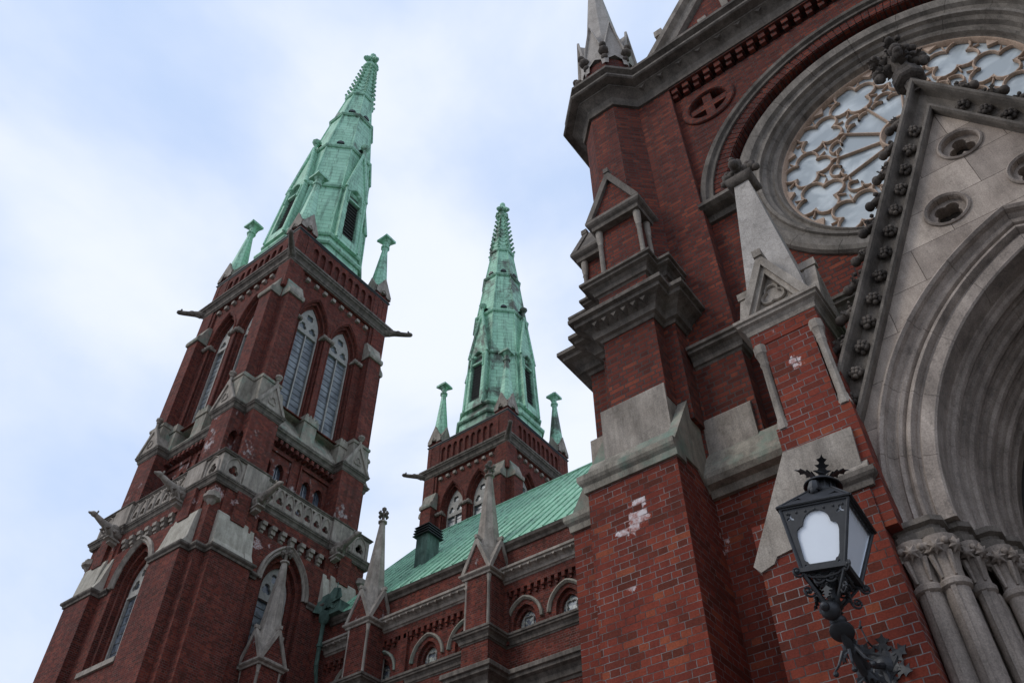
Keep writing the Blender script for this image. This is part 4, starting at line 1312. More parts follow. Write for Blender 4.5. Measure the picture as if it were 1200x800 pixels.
# order: from the back of the west side round to the front, then along the facade
ring = sorted(o_l, key=lambda p: atan2(p[1] - TCY, p[0] - TCX))   # ccw
idx = [i for i, p in enumerate(ring)]
ccw = ring
start = min(range(8), key=lambda i: abs(atan2(ccw[i][1] - TCY, ccw[i][0] - TCX) - 7 * pi / 8))
seq = [ccw[(start + i) % 8] for i in range(5)]      # left-back, left-front, front-left, front-right(corner)...
seqL = [p for p in seq if p[0] < XL + .02 and not (p[0] > TCX and p[1] > TCY)]
left = [(TCX - AP, TCY + 1.5)] + seqL[:]
left = [(TCX - AP, TCY + 1.2), (TCX - AP, TCY - AP * math.tan(pi / 8)), (TCX - AP * math.tan(pi / 8), TCY - AP), (TCX + AP * math.tan(pi / 8), TCY - AP), (XL + .01, YP)]
pathc = left + [(2 * AX - x, y) for x, y in reversed(left)]
m = MB()
m.mould(pathc, [(-.4, 17.76), (.05, 17.76), (.07, 17.82), (.03, 17.86), (.08, 18.0), (.22, 18.14), (.26, 18.16), (.26, 18.21), (.42, 18.24), (.45, 18.27), (.45, 18.33), (.43, 18.36), (.20, 18.38),
                (.20, 18.46), (.24, 18.58), (.36, 18.68), (.40, 18.7), (.40, 18.79), (.2, 18.86), (-.4, 18.9)])
TB(m, 'main_cornice', M_stone_mould, smooth=25)
m = MB()
nl = 17
for i in range(nl):
    x = XL + .25 + i * (XR - XL - .4) / nl
    m.prism([(x - .09, 18.155), (x + .09, 18.155), (x, 18.06)], 'y', YP - .235, YP - .05)
    m.cut()
TB(m, 'cornice_leaf', M_stone_mould)
# gable coping
m = MB()
sl_ = 1.45
for s in (-1, 1):
    A = Vector((AX + s * (XR - .35 - AX + .25), 0, 18.55 - .25 * 0)); Bp = Vector((AX, 0, 18.55 + (XR - .35 - AX + .25) * sl_))
    dr = (Bp - A).normalized(); nr = Vector((dr.z, 0, -dr.x)) * (-1 if s > 0 else 1)
    nr = Vector((s * abs(dr.z), 0, abs(dr.x)))
    prof = [(-.28, 8.64), (-.28, 8.50), (-.20, 8.46), (-.16, 8.52), (-.05, 8.50), (-.02, 8.36), (.10, 8.34), (.12, 9.3), (-.28, 9.3)]
    rings = [[tuple(Vector((Q.x, yy, Q.z)) + nr * q) for q, yy in prof] for Q in (A, Bp)]
    m.loft(rings)
TB(m, 'gable_coping', M_stone)
m = MB()
m.box(-.87, -.72, 8.52, 8.62, 18.9, 21.8); m.box(-.55, -.35, 8.54, 8.62, 18.9, 22.0)
for x, z in ((-1.35, 19.6), (-2.35, 20.35)): m.box(x - .1, x + .1, 8.54, 8.62, z, z + .25)
TB(m, 'gable_strip', M_stone)
# weathering and string between buttress and lamp pier
for mir in (False, True):
    MI = Matrix.Translation((2 * AX, 0, 0)) @ Matrix.Scale(-1, 4, (1, 0, 0)) if mir else Matrix.Identity(4)
    m = MB(MI)
    m.mould([(XL - .12, 8.46), (-1.0, 8.46)], [(-.3, 7.86), (.06, 7.86), (.10, 7.95), (.20, 7.98), (.24, 8.05), (.24, 8.12), (-.02, 8.62), (-.3, 8.62)])
    TB(m, 'weathering', M_stone_green)
    m = MB(MI); m.box(XL - .12, -2.52, YP - .05, YP + .1, 8.5, 9.12)
    m.prism([(YP - .05, 9.12), (YP + .02, 9.2), (YP + .1, 9.2), (YP + .1, 9.12)], 'x', XL - .12, -2.52)
    m.box(-2.52, -1.0, YL - .05, YL + .1, 8.5, 9.2)
    TB(m, 'stone_band', M_stone)
    m = MB(MI); m.mould([(XL, YP), (PX0, YP), (PX0, YL), (-.2, YL)], cornice(10.10, 10.42, .0, .22, -.1))
    TB(m, 'string_course', M_stone_mould)
    # ---- pier carrying the lamp, with pinnacle
    D = TO
    LX0, LX1, LY = -2.36, -1.204, 6.88
    m = MB(MI); m.box(LX0, LX1, LY, 8.6, 0, 6.25)
    m.box(-1.87, -1.09, 6.90, 8.8, 5.8, 7.24)
    m.prism([(-1.74, 6.91), (-1.20, 6.91), (-1.20, 7.0), (-1.09, 7.0), (-1.09, 8.8), (-1.85, 8.8), (-1.85, 7.0), (-1.74, 7.0)], 'z', 7.2, 8.44)
    m.box(-1.86, -1.09, 6.90, 8.8, 8.42, 8.62)
    pr = TB(m, 'lamp_pier', M_brick_near)
    m = MB(MI)
    m.prism([(-2.42, 5.84), (-2.36, 5.76), (-2.22, 5.80), (-2.18, 5.86), (-1.55, 5.95), (-1.55, 6.32), (-1.20, 6.42), (-1.17, 6.9), (-1.86, 6.92)], 'y', LY - .02, 8.5)
    m.prism([(LY - .05, 6.42), (LY - .02, 6.46), (7.2, 6.93), (7.6, 6.93), (7.6, 6.3), (LY - .05, 6.3)], 'x', -1.65, -1.14)
    TB(m, 'weathering', M_stone, pr)
    m = MB(MI); m.mould([(-1.62, LY + .01), (LX1 + .02, LY + .01), (LX1 + .02, 7.5)], drip(6.22, 6.42, .09, -.1)); TB(m, 'drip_mould', M_stone_mould, pr)
    m = MB(MI)
    for x, y in ((-1.795, 6.945), (-1.145, 6.945)):
        m.lathe([(.068, 7.22), (.068, 7.27), (.056, 7.31), (.058, 7.34), (.046, 7.38), (.046, 8.12), (.056, 8.14), (.056, 8.17), (.05, 8.19), (.072, 8.30), (.08, 8.31), (.08, 8.43)], (x, y, 0), 8, pi / 8); m.cut()
    TB(m, 'colonnette', M_stone, pr, smooth=35)
    pc = (-1.46, 7.38)
    m = MB(MI)
    m.mould([(-1.85, 7.9), (-1.85, 6.92), (-1.10, 6.92), (-1.10, 7.9)], cornice(8.58, 8.84, .0, .13, -.2))
    m.box(-1.85, -1.10, 7.0, 7.85, 8.8, 8.95)
    for T, e in ((F(0, -1.475, 7.40), .44), (F(1, -1.475, 7.40), .42), (F(3, -1.475, 7.40), .42)):
        yo = -.56 if e == .44 else -.50
        m.prism([(-e, 8.84), (-e + .11, 8.84), (0, 9.60), (e - .11, 8.84), (e, 8.84), (0, 9.82)], 'y', yo + .0, yo + .14, T)
        m.prism([(-e + .1, 8.84), (-e + .17, 8.84), (0, 9.47), (e - .17, 8.84), (e - .1, 8.84), (0, 9.62)], 'y', yo + .04, yo + .14, T)
        m.prism([(-e + .02, 8.84), (e - .02, 8.84), (0, 9.78)], 'y', yo + .12, 0, T)
        m.tube([T @ Vector((0, yo - .02, 9.80)), T @ Vector((0, yo + .3, 9.80))], .05, 8) if False else m.box(-.055, .055, yo - .02, yo + .2, 9.74, 9.86, T)
        m.ribbon(foil(0, 9.14, .15, 3, pi / 2, .55), .018, .035, yo + .12, True, T)
    gb = TB(m, 'pinnacle_gable', M_stone, pr)
    m = MB(MI)
    m.loft([[(pc[0] - .36 * q_, pc[1] - .36 * q_, z), (pc[0] + .36 * q_, pc[1] - .36 * q_, z), (pc[0] + .36 * q_, pc[1] + .36 * q_, z), (pc[0] - .36 * q_, pc[1] + .36 * q_, z)] for q_, z in ((1.0, 8.9), (.92, 9.4), (.30, 11.88))])
    TB(m, 'pinnacle_spirelet', M_stone_crazed, pr)
    m = MB(MI)
    x, y = pc
    m.mould([(x - .12, y - .12), (x + .12, y - .12), (x + .12, y + .12), (x - .12, y + .12)], [(-.1, 11.86), (.02, 11.86), (.08, 11.93), (.08, 11.99), (-.1, 12.02)], True)
    m.lathe([(.10, 12.0), (.075, 12.15), (.09, 12.3), (.05, 12.5)], (x, y, 0), 8)
    for k in range(4):
        a = k * pi / 2
        for (rr_, zz, s_) in ((.10, 12.28, .085), (.19, 12.26, .08), (.25, 12.20, .06), (.16, 12.36, .06), (.22, 12.34, .045)):
            m.blob((x + rr_ * cos(a), y + rr_ * sin(a), zz), s_)
    m.blob((x, y, 12.5), .09)
    TB(m, 'finial', M_carving, pr, smooth=50)
# transept side walls and roof
m = MB(); m.box(-4.3, -3.3, 9.2, 30, 0, 18.4); m.box(XR, XR + 1, 9.2, 30, 0, 18.4); m.box(-3.5, XR + .2, 9.35, 9.6, 0, 18.3)
TB(m, 'side_wall', M_brick_far)
m = MB(); e = XR - AX - .1; m.add([(AX - e, 8.9, 18.3), (AX, 8.9, 18.3 + e * 1.42), (AX + e, 8.9, 18.3), (AX - e, 30, 18.3), (AX, 30, 18.3 + e * 1.42), (AX + e, 30, 18.3)], [(0, 1, 4, 3), (1, 2, 5, 4), (0, 2, 1)])
TB(m, 'roof', M_copper_roof, recalc=False)

# ============================================================ PORTAL
PXC = .99; PYF = 7.15
PO = thing('church_portal', 'steep gabled stone portal with deep moulded pointed arch and crocketed rake beside the lamp', 'church portal', (PXC, PYF, 0))
PV = Vector((PXC, PYF, 0))
def PB(m, name, mat, par=None, **k):
    for i in range(len(m.v)): m.v[i] = m.v[i] - PV
    return m.build(name, mat, par or PO, **k)
ZS = 5.87; CR = 1.15; RO = 3.29       # springing height, centre offset, outer radius
def parc(r, n=24):
    cx = PXC + CR
    a1 = atan2(sqrt(r * r - CR * CR), -CR)
    L = [(cx + r * cos(pi + (a1 - pi) * i / n), ZS + r * sin(pi + (a1 - pi) * i / n)) for i in range(n + 1)]
    return L + [(2 * PXC - x, z) for x, z in reversed(L[:-1])]
gz0, gx = 7.0, 2.14
apex = (PXC, 10.99)
m = MB()
ar = parc(RO - .05)
face = [(PXC - gx, 0), (ar[0][0], 0)] + ar + [(ar[-1][0], 0), (PXC + gx, 0), (PXC + gx, gz0), apex, (PXC - gx, gz0)]
holes = []
for cx, cz in ((1.02, 10.22), (.545, 9.33), (1.435, 9.33)):
    holes.append(circ(cx, cz, .20, 28))
m.plate(face, holes, PYF, PYF + .07)
PB(m, 'gable_wall', M_stone_portal, recalc=False)
for j, (cx, cz) in enumerate(((1.02, 10.22), (.545, 9.33), (1.435, 9.33))):
    m = MB()
    m.plate(circ(cx, cz, .205, 28), [foil(cx, cz, .155, 3 if j == 0 else 4, pi / 2 if j == 0 else pi / 4, .5, 8)], PYF + .06, PYF + .22)
    m.arcsweep((cx, cz), [(.245, PYF + .01), (.245, PYF - .02), (.225, PYF - .035), (.205, PYF - .015), (.20, PYF + .03), (.24, PYF + .03)], 0, 2 * pi, 32)
    q_ = PB(m, 'quatrefoil_opening', M_stone_arch, recalc=False)
    m = MB(); m.plate(circ(cx, cz, .21, 24), [], PYF + .225); PB(m, 'opening_back', M_carving, q_, recalc=False)
# porch body behind
m = MB()
m.prism([(PXC - gx, 6.5), (PXC + gx, 6.5), (PXC, 11.3)], 'y', PYF + .25, 8.8) if False else None
m.add([(PXC - gx, PYF + .24, 7.0), (PXC, PYF + .24, 10.95), (PXC + gx, PYF + .24, 7.0), (PXC - gx, 8.82, 7.0), (PXC, 8.82, 10.95), (PXC + gx, 8.82, 7.0)], [(0, 1, 4, 3), (1, 2, 5, 4)])
PB(m, 'porch_roof', M_copper_plain, recalc=False)
# archivolts
PR = [(3.31, PYF + .02), (3.31, PYF - .03), (3.28, PYF - .055), (3.25, PYF - .03), (3.235, PYF + .03), (3.19, PYF + .07), (3.15, PYF + .06), (3.13, PYF + .02), (3.10, PYF + .035), (3.08, PYF + .075), (3.05, PYF + .03),
      (3.02, PYF + .025), (3.0, PYF + .06), (2.985, PYF + .10), (2.96, PYF + .10), (2.94, PYF + .065), (2.82, PYF + .065), (2.80, PYF + .08), (2.80, PYF + .34)]
y = PYF + .34; r = 2.78
orders = []
for (w0, dp) in ((.085, .27), (.08, .26), (.08, .26), (.08, .25)):
    orders += [(r, y), (r - .012, y + .04), (r - .045, y + .06), (r - .058, y + .10), (r - .045, y + .14), (r - .012, y + .155), (r - .012, y + .18), (r - .035, y + .19), (r - .045, y + .215), (r - .035, y + .235), (r - w0 + .01, y + .24), (r - w0, y + dp)]
    r -= w0; y += dp
orders += [(r, 8.74), (3.4, 8.74)]
prof = PR + orders
def arc_piece(pr, name, mat, sm=18, segs=5):
    m = MB()
    for sx in (-1, 1):
        c = PXC - sx * CR
        m_ = []
        # every radius starts at the springing line and stops at the axis plane
        for sg in range(segs):
            rings = []
            for i in range(7):
                row = []
                for r_, yy in pr:
                    a1 = atan2(sqrt(r_ * r_ - CR * CR), -CR)
                    a = pi + (a1 - pi) * (sg + .003 + .994 * i / 6) / segs
                    x = CR + r_ * cos(a)
                    row.append((PXC + (x if sx < 0 else -x), yy, ZS + r_ * sin(a)))
                rings.append(row)
            m.loft(rings, True, True)
    return PB(m, name, mat, smooth=sm)
arc_piece(PR + [(3.33, PYF + .34)], 'outer_archivolt', M_stone_arch)
arc_piece(orders + [(3.4, PYF + .35)], 'inner_archivolt', M_stone_arch, segs=7)
# door and tympanum
m = MB(); q5 = parc(r + .05); m.plate([(q5[0][0], 0)] + q5 + [(q5[-1][0], 0)], [], 8.70)
PB(m, 'door', M_door, recalc=False)
# jambs under the springing, as straight runs of a simpler profile
m = MB()
for sx in (-1, 1):
    pts = [(3.31, PYF + .02), (3.31, PYF + .0), (3.22, PYF + .10), (2.97, PYF + .12), (2.95, PYF + .34), (2.78, PYF + .36), (2.76, PYF + .60), (2.64, PYF + .62), (2.63, PYF + .88), (2.54, PYF + .90), (2.53, PYF + 1.15), (2.46, PYF + 1.2), (2.46, 8.74), (3.4, 8.74)]
    poly = [(PXC + sx * (r0 - CR), y0) for r0, y0 in pts]
    m.prism(poly, 'z', 0, ZS - .62)
PB(m, 'jamb', M_stone_arch)
cl_pos = [(3.235, PYF + .02, .105), (3.035, PYF + .04, .105), (2.86, PYF + .26, .075), (2.67, PYF + .50, .085), (2.57, PYF + .76, .08), (2.48, PYF + 1.02, .08)]
for sx in (-1, 1):
    m = MB(); mc = MB(); mf = MB()
    for (r_, yy, rad) in cl_pos:
        x = PXC + sx * (r_ - CR)
        m.lathe([(rad * 1.5, 0.2), (rad * 1.5, 0.5), (rad, .7), (rad, ZS - .62)], (x, yy, 0), 16)
        m.box(x - .02, x + .02, yy - rad - .012, yy, .7, ZS - .65) if r_ > 2.8 else None
        mc.lathe([(rad * 1.02, ZS - .66), (rad * 1.28, ZS - .64), (rad * 1.3, ZS - .60), (rad * 1.0, ZS - .57), (rad * .98, ZS - .5), (rad * 1.15, ZS - .38), (rad * 1.55, ZS - .27), (rad * 1.6, ZS - .2)], (x, yy, 0), 14)
        # foliage: star-like buds under the abacus
        for a in (-2.5, -1.57, -.6):
            c_ = Vector((x + rad * 1.5 * cos(a), yy + rad * 1.5 * sin(a), ZS - .31))
            Tm = Matrix.Translation(c_) @ Matrix.Rotation(a + pi / 2, 4, 'Z') @ Matrix.Rotation(pi / 2 + .35, 4, 'X')
            ring_ = lambda R1, R2, h: [(q_ * cos(t * pi / 7), q_ * sin(t * pi / 7), h) for t in range(14) for q_ in ((R1,) if t % 2 == 0 else (R2,))]
            mf.loft([ring_(.02, .02, -.05), ring_(.055, .035, -.01), ring_(.075, .042, .015), ring_(.028, .018, .045), ring_(.012, .012, .05)], True, True, Tm)
        for a in (-2.1, -1.0):
            mf.tube([(x + rad * cos(a), yy + rad * sin(a), ZS - .56), (x + rad * 1.35 * cos(a), yy + rad * 1.35 * sin(a), ZS - .36)], [.014, .028], 6)
            mf.blob((x + rad * 1.5 * cos(a), yy + rad * 1.5 * sin(a), ZS - .27), .035)
        m.cut(); mc.cut(); mf.cut()
    PB(m, 'column', M_stone_arch, smooth=40)
    PB(mc, 'capital', M_stone_arch, smooth=40)
    PB(mf, 'capital_foliage', M_stone_arch, smooth=50)
    m = MB()
    groups = [((3.36, PYF - .12), (2.95, 0), .22), ((2.97, PYF + .13), (2.79, 0), .2), ((2.80, PYF + .37), (2.60, 0), .2), ((2.68, PYF + .63), (2.51, 0), .2), ((2.59, PYF + .90), (2.42, 0), .2)]
    for (p0, p1, _) in groups:
        xa, xb = PXC + sx * (p0[0] - CR + .05), PXC + sx * (p1[0] - CR - .04)
        x0, x1 = min(xa, xb), max(xa, xb); y0 = p0[1]; c = .08
        P_ = [(x0, 8.7), (x0, y0 + c), (x0 + c, y0), (x1 - c, y0), (x1, y0 + c), (x1, 8.7)]
        def ins(q): return [(x0 + q, 8.7), (x0 + q, y0 + c + q * .6), (x0 + c + q * .6, y0 + q), (x1 - c - q * .6, y0 + q), (x1 - q, y0 + c + q * .6), (x1 - q, 8.7)]
        lv = ((.10, ZS - .26), (.07, ZS - .21), (.02, ZS - .19), (.015, ZS - .13), (.045, ZS - .11), (.04, ZS - .08), (.0, ZS - .06), (.0, ZS - .01), (.03, ZS + .01))
        m.loft([[(px_, py_, z) for px_, py_ in ins(q)] for q, z in lv]); m.cut()
    PB(m, 'abacus', M_stone_mould, smooth=25)
# rake with hollow moulding
m = MB(); mc = MB(); mo = MB()
RA = Vector((PXC - gx, 0, 7.02))
lenR = (Vector((apex[0], 0, apex[1])) - RA).length
for s in (-1, 1):
    A = Vector((PXC + s * gx, 0, 7.02)); Bp = Vector((PXC, 0, 10.99))
    dr = (Bp - A).normalized(); nr = Vector((s * abs(dr.z), 0, abs(dr.x)))
    pf = [(-.02, PYF + .01), (-.02, PYF - .09), (.0, PYF - .12), (.03, PYF - .12), (.05, PYF - .07), (.09, PYF - .01), (.22, PYF + .0), (.25, PYF - .05), (.26, PYF - .13), (.28, PYF - .155), (.315, PYF - .155), (.335, PYF - .11), (.335, PYF + .30), (-.02, PYF + .30)]
    rings = []
    for Q, e_ in ((A + dr * .02, 0), (Bp, 1)):
        row = []
        for q_, yy in pf:
            P_ = Q + nr * q_
            if e_:   # mitre at the axis
                t = (PXC - P_.x) / dr.x; P_ = P_ + dr * t
            row.append((P_.x, yy, P_.z))
        rings.append(row)
    m.loft(rings)
    n_ = 13
    for i in range(n_):
        Q = A + dr * (.35 + i * (lenR - .35) / n_)
        c = Q + nr * .15
        # leafy boss: cluster of lobes
        for j in range(7):
            a = j * 2 * pi / 7 + random.uniform(-.2, .2)
            mc.blob((c.x + .055 * cos(a) + random.uniform(-.008, .008), PYF - .05 + random.uniform(-.02, .02), c.z + .055 * sin(a)), .034, 1, 1.1, 1, 6, 4)
        for j in range(4):
            a = j * pi / 2 + .5
            mc.blob((c.x + .028 * cos(a), PYF - .09, c.z + .028 * sin(a)), .026, 1, 1, 1, 6, 4)
        mc.cut()
    n_ = 11
    for i in range(n_):
        Q = A + dr * (.05 + (i + .35) * (lenR + .1) / n_)
        c = Q + nr * .36
        yy = PYF - .04
        o1 = c + nr * .03; o3 = c + nr * .11 - dr * .09
        mo.tube([(c.x - nr.x * .08 + dr.x * .10, yy, c.z - nr.z * .08 + dr.z * .10), (o1.x, yy, o1.z), (o3.x, yy, o3.z)], [.05, .055, .04], 7)
        mo.blob((o3.x, yy, o3.z), .058, 1, 1.1, 1, 10, 7)
        for j in range(5):
            T = Matrix.Translation((c.x, yy, c.z)) @ Matrix.Rotation(atan2(nr.x, nr.z) + random.uniform(-.9, .9), 4, 'Y') @ Matrix.Rotation(random.uniform(-.9, .9), 4, 'X')
            leaf(mo, T, random.uniform(.11, .15), .05, random.uniform(-.3, .5))
        for j in range(12):
            pq = c + nr * random.uniform(-.04, .05) + dr * random.uniform(-.05, .13)
            mo.blob((pq.x, yy + random.uniform(-.07, .07), pq.z), random.uniform(.018, .034), 1, 1, random.uniform(.7, 1.2), 6, 4)
        mo.cut()
PB(m, 'raking_cornice', M_stone_mould, smooth=30)
PB(mc, 'leaf_boss', M_carving, smooth=60)
PB(mo, 'crocket', M_carving, smooth=60)
# big finial
fx, fy, fz = PXC + .0, PYF + .02, 11.66
m = MB()
m.lathe([(.115, fz - .2), (.10, fz + .08), (.10, fz + .2)], (fx, fy, 0), 8, pi / 8)
m.lathe([(.11, fz + .10), (.18, fz + .13), (.205, fz + .16), (.205, fz + .25), (.155, fz + .27), (.175, fz + .30), (.175, fz + .36), (.11, fz + .40), (.12, fz + .6), (.09, fz + .95)], (fx, fy, 0), 8, pi / 8)
PB(m, 'finial_stem', M_carving)
m = MB()
for k in range(4):
    a = k * pi / 2 + .15
    for z, rr_, s_ in ((.62, .14, .085), (.66, .22, .085), (.60, .28, .075), (.50, .30, .06), (.56, .20, .06), (.84, .12, .08), (.92, .19, .075), (.88, .26, .055)):
        m.blob((fx + rr_ * cos(a), fy + rr_ * sin(a), fz + z), s_, 1, 1, .95, 9, 6)
    m.lathe([(.02, .40), (.06, .46), (.07, .52), (.04, .60)], (fx + .27 * cos(a), fy + .27 * sin(a), fz), 8)
    for j in range(5):
        T = Matrix.Translation((fx + .1 * cos(a), fy + .1 * sin(a), fz + .45 + .09 * j)) @ Matrix.Rotation(a + pi / 2 + random.uniform(-.5, .5), 4, 'Z') @ Matrix.Rotation(radians(60), 4, 'X')
        leaf(m, T, .26, .09, random.uniform(-.2, .4))
    for j in range(8):
        aa = a + random.uniform(-.5, .5); rr_ = random.uniform(.13, .27)
        m.blob((fx + rr_ * cos(aa), fy + rr_ * sin(aa), fz + random.uniform(.48, .96)), random.uniform(.02, .045), 1, 1, 1, 6, 4)
m.blob((fx, fy, fz + 1.0), .09); m.blob((fx + .04, fy, fz + 1.07), .05)
PB(m, 'finial', M_carving, smooth=60)

# ============================================================ LAMP
lamp = thing('wall_lantern', 'black iron wall lantern with frosted white panes on scrolled bracket beside the portal', 'wall lamp', (-1.5, 6.9, 3.85))
LO = Vector((-1.5, 6.9, 3.85))
B0 = Vector((-1.57, 6.107, 5.062)); zax = Vector((.171, .068, 1)).normalized()
yaw = .045
xax = Vector((cos(yaw), sin(yaw), 0)); xax = (xax - zax * xax.dot(zax)).normalized(); yax = zax.cross(xax)
LT = Matrix.Translation(B0) @ Matrix((( xax.x, yax.x, zax.x, 0), (xax.y, yax.y, zax.y, 0), (xax.z, yax.z, zax.z, 0), (0, 0, 0, 1)))
def LB(m, name, mat, par=None, **k):
    for i in range(len(m.v)): m.v[i] = m.v[i] - LO
    return m.build(name, mat, par or lamp, **k)
hb, ht, H = .166, .274, .504
body = MB(LT)
def side(k):
    """matrix of the slanted side plane k; local x along, z up the side"""
    return Matrix.Rotation(k * pi / 2, 4, 'Z')
def slant(mm, k, off=0.0):
    R_ = side(k); o = []
    for p in mm.v:
        yy = -(hb + (ht - hb) * p.z / H) - off + p.y
        o.append(R_ @ Vector((p.x, yy, p.z)))
    return o
for k in range(4):
    mm = MB()
    o_ = [(-hb, 0), (hb, 0), (ht, H), (-ht, H)]
    hx = []
    # three-lobed opening: wide lower field, rounded top lobe, nicked corners
    for t in (0,): pass
    pts = [(-.100, .04), (.100, .04), (.108, .058), (.125, .066), (.138, .09), (.165, .27), (.160, .315), (.138, .338), (.110, .348), (.106, .37), (.096, .40), (.07, .432), (.035, .45), (0, .456)]
    hx = pts + [(-x, z) for x, z in reversed(pts[2:-1])]
    if k % 2: hx = [(-hb + .018, .02), (hb - .018, .02), (ht - .024, H - .03), (-ht + .024, H - .03)]
    tre = []
    for sx in (-1, 1):
        cx, cz = sx * .198, .425
        tre.append([(cx + (.022 + .014 * cos(3 * (t - pi / 2))) * cos(t) * 1.0, cz + (.022 + .014 * cos(3 * (t - pi / 2))) * sin(t)) for t in [2 * pi * i / 18 for i in range(18)]])
        tre.append(circ(sx * .128, .032, .009, 10))
    mm.plate(o_, [hx] + ([] if k % 2 else tre), 0, .012)
    body.add(slant(mm, k), mm.f)
    
    # edge bars
    mm = MB(); mm.box(-.012, .012, -.008, .02, 0, H)
    for s in (-1,):
        a = Vector((s * hb, -hb, 0)); b = Vector((s * ht, -ht, H))
        body.tube([side(k) @ a, side(k) @ b], .014, 6)
    mm = MB(); mm.box(-hb - .01, hb + .01, -.02, .02, -.02, .012); body.add(slant(mm, k), mm.f)
    mm = MB(); mm.box(-ht - .008, ht + .008, -.012, .02, H - .01, H + .012); body.add(slant(mm, k), mm.f)
    # little rivets
    for i in range(7):
        mm = MB(); mm.blob((-ht * .8 + i * ht * 1.6 / 6, -.004, H - .045), .011, 1, .5, 1, 6, 4); body.add(slant(mm, k), mm.f)
bd_ = LB(body, 'lantern_frame', M_iron, recalc=False)
m = MB(LT)
for k in range(4):
    mm = MB(); mm.plate([(-hb + .01, .02), (hb - .01, .02), (ht - .012, H - .01), (-ht + .012, H - .01)], [], .02); m.add(slant(mm, k), mm.f)
LB(m, 'pane', M_opal, bd_, recalc=False)
# roof with trefoil vents, collar and canopy
rfm = MB(LT)
ro_ = ht + .02
rz0, rz1, rt = H + .012, H + .245, .105
for k in range(4):
    mm = MB()
    outl = [(-ro_, 0), (ro_, 0), (rt, 1), (-rt, 1)]
    vents = []
    for cx in (-.15, 0.0, .15):
        if cx == 0: continue
        vents.append([(cx - .045, .34), (cx - .02, .46), (cx, .56), (cx + .02, .46), (cx + .045, .34), (cx, .40)])
    mm.plate(outl, vents, 0, .02)
    vs = [side(k) @ Vector((p.x, -(ro_ + (rt - ro_) * p.z) + p.y, rz0 + (rz1 - rz0) * p.z)) for p in mm.v]
    rfm.add(vs, mm.f)
    rfm.tube([side(k) @ Vector((-ro_, -ro_, rz0)), side(k) @ Vector((-rt, -rt, rz1))], .010, 6)
    rfm.tube([side(k) @ Vector((-ro_, -ro_, rz0)), side(k) @ Vector((ro_, -ro_, rz0))], .012, 6)
rfm.prism([(-ht, -ht), (ht, -ht), (ht, ht), (-ht, ht)], 'z', H + .0, H + .012)
LB(rfm, 'lantern_roof', M_iron, bd_, recalc=False)
m = MB(LT)
m.lathe([(.10, rz1 - .03), (.12, rz1), (.12, rz1 + .02), (.10, rz1 + .03), (.10, rz1 + .10), (.06, rz1 + .12)], (0, 0, 0), 20)
for i in range(14):
    a = 2 * pi * i / 14; m.box(-.006, .006, -.112, -.098, rz1 + .02, rz1 + .10, Matrix.Rotation(a, 4, 'Z'))
m.lathe([(.10, rz1 + .115), (.150, rz1 + .085), (.158, rz1 + .09), (.155, rz1 + .10), (.11, rz1 + .14), (.06, rz1 + .165), (.03, rz1 + .175)], (0, 0, 0), 24)
m.lathe([(.04, rz1 + .06), (.06, rz1 - .01), (.05, rz1 - .03)], (-.03, -.13, 0), 8)
m.blob((-.03, -.15, rz1 - .02), .035, 1, 1, 1.5)
LB(m, 'chimney_cowl', M_iron, bd_, smooth=40)
m = MB(LT)
for k in range(4):
    T = Matrix.Translation((0, 0, rz1 + .165)) @ Matrix.Rotation(k * pi / 2 + .35, 4, 'Z') @ Matrix.Translation((0, -.045, 0)) @ Matrix.Rotation(radians(25), 4, 'X')
    leaf(m, T, .17, .075, .7, 3)
leaf(m, Matrix.Translation((0, 0, rz1 + .165)), .15, .06, 0.2, 2); m.blob((0, 0, rz1 + .2), .035, 1, 1, 1.6)
LB(m, 'leaf_crown', M_iron, bd_)
# wrought scrolls under the lantern
def scroll(m, T, r0, turns=1.4, th=.011, stem=None, flip=1):
    pts = []
    if stem: pts += stem
    n = int(18 * turns)
    cx, cz = (stem[-1][0], stem[-1][2]) if stem else (0, 0)
    for i in range(n + 1):
        t = i / n; a = t * turns * 2 * pi; r = r0 * (1 - .85 * t)
        pts.append((cx + flip * (r0 - r * cos(a)), 0, cz - r * sin(a)))
    m.tube([T @ Vector(p) for p in pts], th, 6)
    m.blob(tuple(T @ Vector(pts[-1])), th * 1.9)
m = MB(LT)
for k in range(4):
    T = Matrix.Rotation(k * pi / 2 + pi / 4, 4, 'Z')
    # corner arms from hub up to the four corners, with outward curls
    m.tube([T @ Vector(p) for p in ((.04, 0, -.24), (.09, 0, -.19), (.16, 0, -.10), (.225, 0, -.015))], [.02, .016, .014, .013], 6)
    scroll(m, T, .045, 1.5, .010, [(.225, 0, -.02)])
    scroll(m, T, .05, 1.4, .009, [(.08, 0, -.18), (.14, 0, -.16)])
    T2 = Matrix.Rotation(k * pi / 2, 4, 'Z')
    m.tube([T2 @ Vector(p) for p in ((-.15, -.15, -.02), (-.10, -.14, -.05), (0, -.145, -.07), (.10, -.14, -.05), (.15, -.15, -.02))], .010, 6)
    scroll(m, T2 @ Matrix.Translation((0, -.13, -.06)), .05, 1.5, .009)
    scroll(m, T2 @ Matrix.Translation((0, -.13, -.06)), .05, 1.5, .009, flip=-1)
    leaf(m, T2 @ Matrix.Translation((0, -.12, -.13)) @ Matrix.Rotation(pi, 4, 'X'), .12, .045, -.2)
    m.tube([T2 @ Vector(p) for p in ((0, -.03, -.25), (.0, -.09, -.19), (0, -.12, -.11), (0, -.10, -.05))], .011, 6)
m.lathe([(.0, -.26), (.05, -.25), (.07, -.22), (.05, -.19), (.03, -.18), (.03, -.08), (.05, -.06), (.05, -.02)], (0, 0, 0), 12)
LB(m, 'scroll_basket', M_iron, smooth=50)
